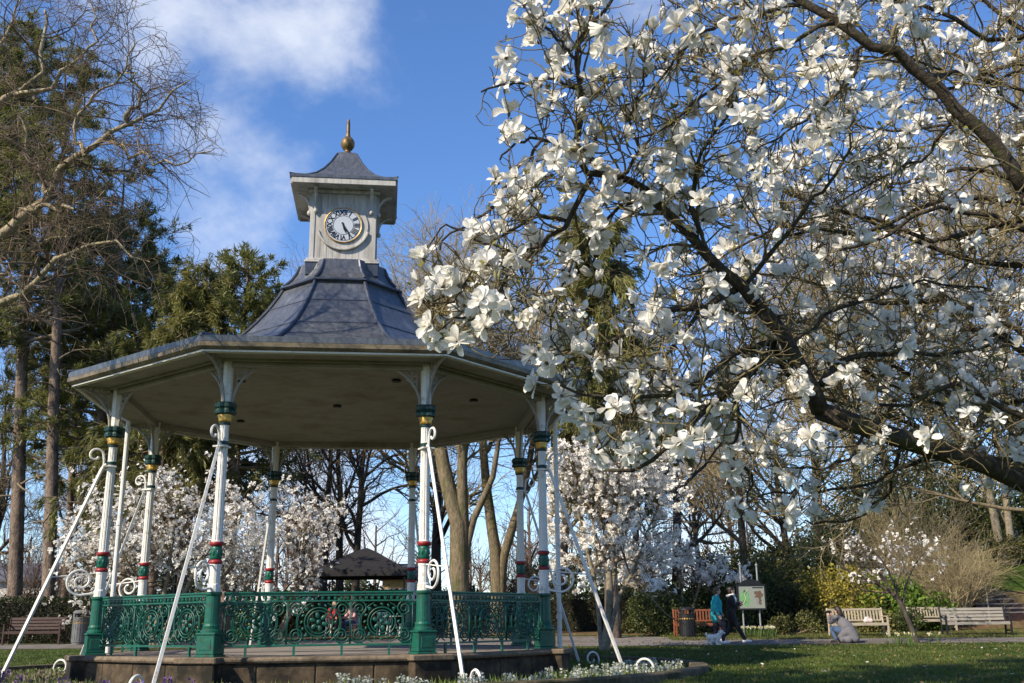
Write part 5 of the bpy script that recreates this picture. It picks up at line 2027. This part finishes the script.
def hand(b, w, d, up=(0, 0, 1), side=1, curl=.5):
    """palm, four fingers and a thumb from wrist w along direction d"""
    w, d = np.array(w, float), nrm(np.array(d, float))
    s = nrm(np.cross(d, np.array(up, float)))
    nn = np.cross(s, d)
    b.ellipsoid(w + d * .045, (.034, .034, .034), 8, 6)
    for i in range(4):
        o = w + d * .075 + s * (i - 1.5) * .019
        L = (.070, .080, .075, .058)[i]
        b.tube([o - d * .03, o + d * L * .4 - nn * .01 * curl, o + d * L * .72 - nn * .035 * curl, o + d * L * .85 - nn * .07 * curl], [.0095, .009, .0085, .007], 6)
    o = w + d * .03 - s * .03 * side
    b.tube([o, o - s * .025 * side + d * .025, o - s * .028 * side + d * .06], [.011, .010, .008], 6)
    limb(b, [w, w + d * .08], [.026, .033], 4, 8)


M['skin'] = mat('skin', (.48, .30, .22), .55, .08, 10)
M['hair_brown'] = mat('brown_hair', (.10, .055, .03), .6, .35, 40, .2)
M['hair_dark'] = mat('dark_hair', (.02, .013, .010), .5, .35, 40, .2)
M['hair_grey'] = mat('fair_hair', (.26, .20, .14), .6, .3, 40, .2)
M['teal'] = mat('teal_jacket', (.012, .30, .33), .7, .15, 9, .2)
M['navy'] = mat('navy_trousers', (.022, .022, .035), .8, .2, 12)
M['black_cloth'] = mat('black_cloth', (.018, .016, .017), .8, .25, 9, .2)
M['white_cloth'] = mat('white_cloth', (.68, .66, .63), .8, .06, 9, .2)
M['grey_coat'] = mat('grey_coat', (.12, .115, .125), .9, .12, 8, .3)
M['shoe_white'] = mat('white_shoe', (.62, .60, .58), .6, .08, 9)
M['shoe_dark'] = mat('dark_shoe', (.025, .02, .02), .5, .2, 9)
M['red_cloth'] = mat('red_coat', (.42, .025, .04), .8, .15, 9, .2)
M['pink_cloth'] = mat('pink_top', (.55, .30, .30), .8, .12, 9, .2)
M['denim'] = mat('blue_denim', (.05, .08, .15), .85, .2, 12)


def person(label, loc, rz, J, clothes, hair, hairm, shoe='shoe_dark', head_pitch=0., slim=1.0):
    """J: joints in the person's frame, +X ahead, +Y left. clothes = (top material, leg material)"""
    root = thing('person', label, 'person', loc, rz)
    J = {k: np.array(v, float) for k, v in J.items()}
    pel, che, nek, hd = J['pelvis'], J['chest'], J['neck'], J['head']
    k = slim
    b = MB()
    # skin body: one continuous surface
    limb(b, [pel, (pel + che) / 2, che, che + (nek - che) * .7], [.125 * k, .115 * k, .125 * k, .075], 10, 14)
    for s in (-1, 1):
        q = 'l' if s > 0 else 'r'
        hip = pel + np.array([0, s * .085, -.02])
        limb(b, [hip, J['knee_' + q], J['ank_' + q]], [.085 * k, .052, .036], 12)
        limb(b, [J['sho_' + q], J['elb_' + q], J['wri_' + q]], [.052, .040, .027], 12)
        limb(b, [che + (nek - che) * .5, J['sho_' + q]], [.06, .055], 5)
        hand(b, J['wri_' + q], J['wri_' + q] - J['elb_' + q] + np.array([.02, 0, 0]), (0, 1, 0), s)
        f = J.get('toe_' + q, J['ank_' + q] + np.array([.17, 0, -.05]))
        limb(b, [J['ank_' + q] + [-.03, 0, -.03], f], [.042, .03], 6)
    limb(b, [che + (nek - che) * .6, nek, hd - [0, 0, .03]], [.062, .052, .055], 6)
    d = np.array([math.cos(head_pitch), 0, -math.sin(head_pitch)])
    u = np.array([math.sin(head_pitch), 0, math.cos(head_pitch)])
    b.ellipsoid(hd + u * .012, (.095, .074, .112), 16, 12)
    b.ellipsoid(hd + d * .03 - u * .055, (.062, .052, .055), 12, 8)
    b.tube([hd + d * .088 + u * .02, hd + d * .112 - u * .018, hd + d * .09 - u * .03], [.010, .015, .009], 6)
    b.ellipsoid(hd + d * .085 - u * .055, (.014, .025, .008), 8, 6)
    for s in (-1, 1):
        b.ellipsoid(hd - d * .005 + np.array([0, s * .074, 0]) - u * .005, (.020, .010, .030), 8, 6)
    link('body', remesh(b, .011, 3, ('skin',)), root)
    for s in (-1, 1):
        MB().ellipsoid(hd + d * .083 + np.array([0, s * .030, 0]) + u * .015, (.010, .012, .008), 8, 6).build('eye', 'shoe_dark', root, True)
    # clothes
    b = MB()
    hem = J.get('hem', pel + np.array([0, 0, -.10]))
    limb(b, [hem, pel, (pel + che) / 2, che, che + (nek - che) * .75], [.165 * k, .160 * k, .148 * k, .152 * k, .082], 14, 16)
    for s in (-1, 1):
        q = 'l' if s > 0 else 'r'
        w_ = J['elb_' + q] * .04 + J['wri_' + q] * .96
        limb(b, [J['sho_' + q], J['elb_' + q], w_], [.072, .058, .045], 12)
        limb(b, [che + (nek - che) * .5, J['sho_' + q]], [.085, .072], 5)
    link('jacket', remesh(b, .014, 4, (clothes[0],)), root)
    b = MB()
    for s in (-1, 1):
        q = 'l' if s > 0 else 'r'
        hip = pel + np.array([0, s * .085, -.02])
        limb(b, [pel + [0, s * .03, .03], hip, J['knee_' + q], J['ank_' + q] + (J['knee_' + q] - J['ank_' + q]) * .08], [.12 * k, .105 * k, .070, .055], 14)
    link('trousers', remesh(b, .014, 3, (clothes[1],)), root)
    for s in (-1, 1):
        q = 'l' if s > 0 else 'r'
        a = J['ank_' + q]
        f = J.get('toe_' + q, a + np.array([.17, 0, -.05]))
        b = MB()
        limb(b, [a + [-.045, 0, -.035], (a + f) / 2 + [0, 0, -.01], f], [.048, .050, .036], 8)
        link('shoe', remesh(b, .010, 2, (shoe,)), root)
    b = MB()
    b.ellipsoid(hd - d * .018 + u * .035, (.100, .088, .100), 14, 10)
    b.ellipsoid(hd - d * .045 - u * .02, (.072, .083, .095), 14, 10)
    if hair == 'long':
        limb(b, [hd - d * .06, hd - d * .085 - u * .13, hd - d * .08 - u * .26], [.085, .085, .05], 8)
    elif hair == 'bun':
        b.ellipsoid(hd - d * .12 + u * .05, (.045, .045, .045), 10, 8)
    link('hair', remesh(b, .012, 2, (hairm,)), root)
    return root


def walk(stride=.30, arm='swing'):
    J = dict(pelvis=(0, 0, .88), chest=(.02, 0, 1.18), neck=(.03, 0, 1.40), head=(.06, 0, 1.53),
             knee_r=(.16, -.085, .48), ank_r=(stride, -.085, .085), toe_r=(stride + .17, -.085, .045),
             knee_l=(-.02, .085, .46), ank_l=(-stride * .9, .085, .12), toe_l=(-stride * .9 + .15, .085, .03),
             sho_l=(.01, .18, 1.345), sho_r=(.01, -.18, 1.345), elb_l=(.04, .22, 1.08), elb_r=(-.07, -.22, 1.08), wri_l=(.17, .19, .90), wri_r=(.02, -.21, .84))
    return J


J = walk(.14)
B = base_at(715.5, 31.6)
p = person('walking person in a teal jacket and dark trousers beside the small white dog', B, 0.05, J, ('teal', 'navy'), 'short', 'hair_brown', 'shoe_white', slim=1.12)
p.scale = (1.0, 1.0, 1.0)
J = walk(.36)
J.update(elb_l=(.06, .2, 1.10), wri_l=(.27, .10, 1.12), elb_r=(.06, -.2, 1.10), wri_r=(.26, -.08, 1.16))
B = base_at(730, 32.0)
p = person('striding person in dark clothes with white scarf and shoes, left of the notice board', B, 0.02, J, ('black_cloth', 'black_cloth'), 'bun', 'hair_dark', 'shoe_white', slim=.92)
b = MB()
t_ = np.linspace(0, 2 * PI, 17)
b.tube(np.stack([.02 + .095 * np.cos(t_), .10 * np.sin(t_), 1.395 + .02 * np.cos(t_)], 1), .042, 8, cap=False)
b.tube([(.10, .04, 1.40), (.15, .05, 1.25), (.15, .04, 1.12)], [.04, .045, .03], 8)
b.tube([(.10, -.03, 1.40), (.16, -.02, 1.28), (.17, -.03, 1.18)], [.04, .045, .03], 8)
link('scarf', remesh(b, .012, 2, ('white_cloth',)), p)

# kneeling person with a camera, turned to the left
J = dict(pelvis=(-.10, 0, .30), chest=(.08, 0, .60), neck=(.16, 0, .80), head=(.20, 0, .93),
         knee_l=(.34, .13, .42), ank_l=(.22, .13, .09), toe_l=(.40, .13, .04), knee_r=(.28, -.12, .08), ank_r=(-.16, -.12, .09), toe_r=(-.26, -.12, .03),
         sho_l=(.14, .17, .745), sho_r=(.14, -.17, .745), elb_l=(.34, .20, .58), elb_r=(.34, -.20, .58), wri_l=(.46, .07, .78), wri_r=(.46, -.07, .78), hem=(-.16, 0, .16))
B = base_at(842, 31.3)
p = person('kneeling person in a grey coat with long dark hair, in front of the pale bench', B, math.radians(128), J, ('grey_coat', 'denim'), 'long', 'hair_dark', 'shoe_dark', head_pitch=.1, slim=1.02)
b = MB()
limb(b, [(0, 0, .55), (-.16, .0, .34), (-.34, 0, .13)], [.17, .20, .12], 10, 18)
limb(b, [(-.1, .1, .30), (.05, .14, .13), (-.22, .14, .1)], [.15, .12, .10], 6, 14)
limb(b, [(-.1, -.1, .30), (.05, -.14, .13), (-.22, -.14, .1)], [.15, .12, .10], 6, 14)
link('coat_skirt', remesh(b, .016, 4, ('grey_coat',)), p)
b = MB()
b.box((0, 0, 0), (.07, .13, .085), bev=.012)
b.tube([(.03, 0, -.005), (.11, 0, -.005)], [.035, .038], 14)
cam_o = b.build('camera', 'black', None)
tag(cam_o, 'black camera held up by the kneeling person', 'camera')
wm = Matrix.Rotation(math.radians(128), 3, 'Z') @ Vector((.50, 0, .90))
cam_o.location = Vector(B.tolist()) + wm
cam_o.rotation_euler.z = math.radians(128)

# two people seated under the gazebo
SEAT = dict(pelvis=(0, 0, .50), chest=(.02, 0, .82), neck=(.04, 0, 1.03), head=(.07, 0, 1.16), knee_l=(.42, .11, .50), knee_r=(.42, -.11, .50), ank_l=(.42, .11, .09), ank_r=(.40, -.11, .09),
            sho_l=(.03, .18, .975), sho_r=(.03, -.18, .975), elb_l=(.08, .22, .72), elb_r=(.08, -.22, .72), wri_l=(.30, .12, .68), wri_r=(.30, -.12, .68))
for px, Y, rz, lab, cl, hm in ((334, 39.2, -.9, 'seated person in a red coat, left under the gazebo', ('red_cloth', 'black_cloth'), 'hair_grey'),
                               (352, 39.6, -2.2, 'seated person in a pale pink top, middle under the gazebo', ('pink_cloth', 'denim'), 'hair_grey')):
    B = base_at(px, Y)
    person(lab, B, rz, SEAT, cl, 'short', hm)
    o = copy_tree(ch)
    o.location = B
    o.rotation_euler.z = rz + PI / 2
    o['label'] = 'white garden chair under the ' + ('red coated' if px < 340 else 'pink clad') + ' seated person'

# small bag on the pale bench
B = base_at(866, 34.6)
o = MB()
limb(o, [(-.09, 0, .075), (.09, 0, .075)], [.075, .07], 6, 12)
limb(o, [(-.06, 0, .15), (.03, 0, .17)], [.05, .03], 6, 12)
bag = link('bag', remesh(o, .012, 3, (mat('bag_cloth', (.58, .47, .45), .8, .2, 9, .3),)))
bag.location = (B[0], B[1] - .02, B[2] + .435)
tag(bag, 'soft pale pinkish bag lying on the seat of the pale slatted bench', 'bag')


# dog
def dog():
    B = base_at(711.5, 31.0)
    root = thing('dog', 'small fluffy white dog walking ahead of the path edge beside the teal jacket', 'dog', B, 0.1)
    root.scale = (.86, .86, .86)
    b = MB()
    limb(b, [(-.17, 0, .27), (0, 0, .265), (.15, 0, .275)], [.085, .085, .105], 10, 14)
    limb(b, [(.17, 0, .31), (.24, 0, .40)], [.075, .06], 6, 12)
    b.ellipsoid((.27, 0, .43), (.075, .065, .065), 12, 10)
    limb(b, [(.31, 0, .41), (.365, 0, .40)], [.042, .030], 5, 10)
    for s in (-1, 1):
        limb(b, [(.25, s * .06, .46), (.235, s * .085, .40)], [.028, .022], 5, 8)
        f = .05 * s
        limb(b, [(.14, s * .055, .24), (.135 + f, s * .055, .14), (.145 + f, s * .055, .03)], [.05, .032, .027], 8, 10)
        limb(b, [(.145 + f, s * .055, .025), (.19 + f, s * .055, .02)], [.028, .022], 4, 8)
        limb(b, [(-.16, s * .055, .25), (-.12 - f, s * .055, .17), (-.20 - f, s * .055, .10), (-.185 - f, s * .055, .03)], [.062, .05, .028, .026], 10, 10)
        limb(b, [(-.185 - f, s * .055, .025), (-.145 - f, s * .055, .02)], [.028, .022], 4, 8)
    limb(b, [(-.21, 0, .31), (-.26, 0, .36), (-.24, 0, .41)], [.03, .026, .016], 8, 10)
    body = link('body', remesh(b, .010, 2, (mat('dog_fur', (.74, .70, .64), .9, .15, 30, .6),)), root)
    rng = np.random.default_rng(4)
    me = body.data
    V, fs = mesh_arrays(me)
    idx = rng.choice(len(V), 2600)
    N_ = np.empty(len(V) * 3)
    me.vertices.foreach_get('normal', N_)
    N_ = N_.reshape(-1, 3)
    P, F = blades(V[idx], N_[idx] + np.array([-.5, 0, -.7]), .026, .004, rng, .25)
    b = MB()
    b.add(P, F)
    tag(b.build('fur', me.materials[0], root), kind='stuff')
    MB().ellipsoid((.395, 0, .412), (.014, .014, .012), 8, 6).build('nose', 'black', root, True)
    for s in (-1, 1):
        MB().ellipsoid((.332, s * .032, .452), (.010, .009, .010), 8, 6).build('eye', 'black', root, True)
    MB().tube(np.stack([np.full(13, .205) + .02 * np.sin(np.linspace(0, 2 * PI, 13)), .074 * np.cos(np.linspace(0, 2 * PI, 13)), .355 + .06 * np.sin(np.linspace(0, 2 * PI, 13))], 1), .012, 6, cap=False).build('collar', 'teal', root)


dog()

# ================================================================== BED FLOWERS, DAFFODILS, GRASS
def bed_flowers():
    rng = np.random.default_rng(17)
    mw, mp = mat('white_hyacinth', (.46, .48, .42), .6, .15, 9, transl=.3), mat('purple_flower', (.16, .07, .26), .6, .2, 9, transl=.3)
    mg = leaf('bulb_leaf', (.07, .12, .02), (.14, .18, .035), .3, 4, .3)

    def hyacinth(seed, m):
        r_ = np.random.default_rng(seed)
        b = MB()
        P = []
        D = []
        for i in range(34):
            z = .12 + .11 * i / 34
            a = i * 2.4
            P.append((.016 * math.cos(a), .016 * math.sin(a), z))
            D.append((math.cos(a), math.sin(a), .2))
        V, F = blades(np.array(P), np.array(D), .034, .013, r_, .35)
        b.add(V, F, mi=1)
        b.tube([(0, 0, -.02), (0, 0, .22)], .007, 5)
        a = np.arange(6) * 1.05
        V, F = blades(np.stack([.01 * np.cos(a), .01 * np.sin(a), 0 * a], 1), np.stack([np.cos(a) * .5, np.sin(a) * .5, 1 + 0 * a], 1), .17, .012, r_, .2)
        b.add(V, F)
        return b.mesh('hyacinth', [mg, m])
    white = [hyacinth(i, mw) for i in range(3)]
    purple = [hyacinth(i + 9, mp) for i in range(3)]

    def zb(q):
        return float(np.interp(q, [4.3, 5, 5.8, 6.4, 6.78], [.52, .52, .51, .50, .49]))
    k = 0
    for i in range(132):
        # the white ones stand to the right of the front, the purple ones to the left
        right = i < 105
        A = rng.uniform(95, 178) if right else rng.uniform(195, 268)
        q = rng.uniform(5.5, 6.6)
        p = bs_world(A, q, zb(q) + .01)
        o = link('hyacinth', (white if right else purple)[k % 3])
        k += 1
        o.location = p
        o.rotation_euler = (rng.normal() * .12, rng.normal() * .12, rng.random() * 6)
        s = rng.uniform(.95, 1.45)
        o.scale = (s, s, s)
        if right:
            tag(o, 'white hyacinth standing in the flower bed right of the bandstand front', 'flower', 'white hyacinths in the bandstand bed')
        else:
            tag(o, 'purple hyacinth standing in the flower bed left of the bandstand front', 'flower', 'purple hyacinths in the bandstand bed')
    n = 26000
    A = rng.uniform(0, 360, n)
    q = 4.5 + 2.2 * rng.random(n) ** .7
    a = np.radians(A) + ROT
    P = np.stack([CX + q * np.sin(a), CY + q * np.cos(a), np.interp(q, [4.3, 5, 5.8, 6.4, 6.78], [.52, .52, .51, .50, .49])], 1)
    clump = .5 + .5 * np.sin(A * .9) * np.sin(q * 5 + A * .3)
    m = rng.random(n) < .25 + .75 * clump
    P = P[m]
    V, F = blades(P, np.tile([0, 0, 1.], (len(P), 1)), .19, .013, rng, .45)
    b = MB()
    b.add(V, F)
    tag(b.build('bed_foliage', mg, None), 'green leaves of bulbs covering the flower bed', 'ground cover', kind='stuff')
    n = 9000
    A = rng.uniform(180, 290, n)
    q = 4.7 + 2.0 * rng.random(n)
    a = np.radians(A) + ROT
    P = np.stack([CX + q * np.sin(a), CY + q * np.cos(a), np.full(n, .52) + .16 * rng.random(n)], 1)
    V, F = blades(P, rng.normal(size=(n, 3)) + [0, 0, .6], .06, .02, rng, .5)
    b = MB()
    b.add(V, F)
    tag(b.build('bed_ground_cover', leaf('dry_pink_ground_cover', (.09, .06, .045), (.24, .20, .14), .4, 3, .3), None), 'pale and brown low plants filling the left side of the flower bed', 'ground cover', kind='stuff')


bed_flowers()


def daffodils():
    rng = np.random.default_rng(27)
    my, mwh = mat('daffodil_yellow', (.62, .50, .10), .6, .1, 9, transl=.3), mat('daffodil_white', (.66, .64, .50), .6, .1, 9, transl=.3)
    mg = leaf('daffodil_leaf', (.06, .11, .03), (.10, .15, .04), .3, 4, .3)
    mesh = []
    for s in range(3):
        r_ = np.random.default_rng(s)
        b = MB()
        b.tube([(0, 0, -.02), (.01, 0, .2), (.02, -.02, .33)], .006, 5)
        a = np.arange(7) * .9
        V, F = blades(np.stack([.02 * np.cos(a), .02 * np.sin(a), 0 * a], 1), np.stack([np.cos(a) * .25, np.sin(a) * .25, 1 + 0 * a], 1), .30, .011, r_, .1)
        b.add(V, F)
        c = np.array([.03, -.04, .34])
        a = np.arange(6) * PI / 3
        V, F = blades(np.tile(c, (6, 1)), np.stack([np.cos(a), np.full(6, -.2), np.sin(a)], 1), .055, .018, r_, .08)
        b.add(V, F, mi=1)
        b.tube([c, c + [0, -.035, 0]], [.012, .017], 8, mi=2)
        mesh.append(b.mesh('daffodil', [mg, mwh, my]))
    for i in range(46):
        if i < 30:
            px, Y = rng.uniform(737, 772), rng.uniform(34.2, 34.9)
            lab, gr = 'pale daffodil in the clump at the foot of the notice board', 'daffodils below the notice board'
        elif i < 40:
            px, Y = rng.uniform(880, 935), rng.uniform(27, 28.5)
            lab, gr = 'daffodil in the sparse clump on the lawn by the leaning magnolia', 'daffodils on the lawn'
        else:
            px, Y = rng.uniform(300, 320), rng.uniform(41.2, 42)
            lab, gr = 'pale daffodil in the clump behind the bandstand, left of the seated people', 'daffodils behind the bandstand'
        o = link('daffodil', mesh[i % 3])
        o.location = base_at(px, Y)
        o.rotation_euler = (0, 0, rng.normal() * .7)
        tag(o, lab, 'flower', gr)


daffodils()


def grass():
    rng = np.random.default_rng(37)

    def patch(name, x0, x1, y0, y1, n, h, label, wid=.007, m='grass'):
        x, y = rng.uniform(x0, x1, n), y0 + (y1 - y0) * rng.random(n) ** 1.25
        r_ = np.hypot(x - CX, y - CY)
        k = (r_ > 7.1)
        # inside the picture only (with a margin), never on the path
        px, py = proj(np.stack([x, y, ground_z(x, y)], 1))
        k &= (px > -250) & (px < 1274)
        x, y = x[k], y[k]
        P = np.stack([x, y, ground_z(x, y) - .004], 1)
        hh = .75 + .5 * np.sin(x * 1.7 + np.sin(y * 1.1)) * np.sin(y * 1.3)
        kk = rng.random(len(P)) < np.clip(.75 + .55 * np.sin(P[:, 0] * 1.3 + 2 * np.sin(P[:, 1] * .6)) * np.sin(P[:, 1] * 1.9 + np.sin(P[:, 0] * .8)), .25, 1)
        P = P[kk]
        V, F = blades(P, np.tile([0, 0, 1.], (len(P), 1)), h, wid, rng, .42)
        b = MB()
        b.add(V, F)
        tag(b.build(name, m, None), label, 'grass', kind='stuff')
    M['grass'] = leaf('grass_blade', (.05, .09, .011), (.085, .108, .02), .45, .8, .3)
    M['grass_dry'] = leaf('dry_grass', (.12, .10, .03), (.10, .12, .03), .4, .9, .3)
    patch('lawn_grass', 0, 22, 11, 30.2, 240000, .055, 'short green lawn grass right of the bandstand')
    patch('lawn_grass', -22, -2, 20, 32.2, 60000, .06, 'short green lawn grass left of the bandstand')
    patch('verge_grass', 5, 24, 33.4, 37.5, 50000, .07, 'rough grass of the verge around the benches', .009, 'grass_dry')
    # fallen leaves and petals on the lawn, path and earth
    n = 5200
    x, y = rng.uniform(-2, 22, n), rng.uniform(12, 40, n)
    k = np.hypot(x - CX, y - CY) > 7.2
    x, y = x[k], y[k]
    P = np.stack([x, y, ground_z(x, y) + .03], 1)
    V, F = blades(P, rng.normal(size=(len(P), 3)) * [1, 1, .15], .06, .022, rng, .2)
    b = MB()
    b.add(V, F)
    tag(b.build('fallen_leaves', leaf('dead_leaf', (.13, .075, .03), (.22, .15, .07), .4, 3, .2), None), 'scattered fallen leaves over lawn, path and earth', 'leaves', kind='stuff')


grass()


def petals():
    rng = np.random.default_rng(47)
    n = 70
    x, y = rng.uniform(1, 15, n), rng.uniform(11.5, 27, n)
    k = np.hypot(x - CX, y - CY) > 7.2
    x, y = x[k], y[k]
    V, F = blades(np.stack([x, y, ground_z(x, y) + .045], 1), rng.normal(size=(len(x), 3)) * [1, 1, .12], .06, .017, rng, .1)
    b = MB()
    b.add(V, F)
    tag(b.build('fallen_petals', 'petal', None), 'white petals fallen on the lawn under the magnolia', 'petals', kind='stuff')


petals()
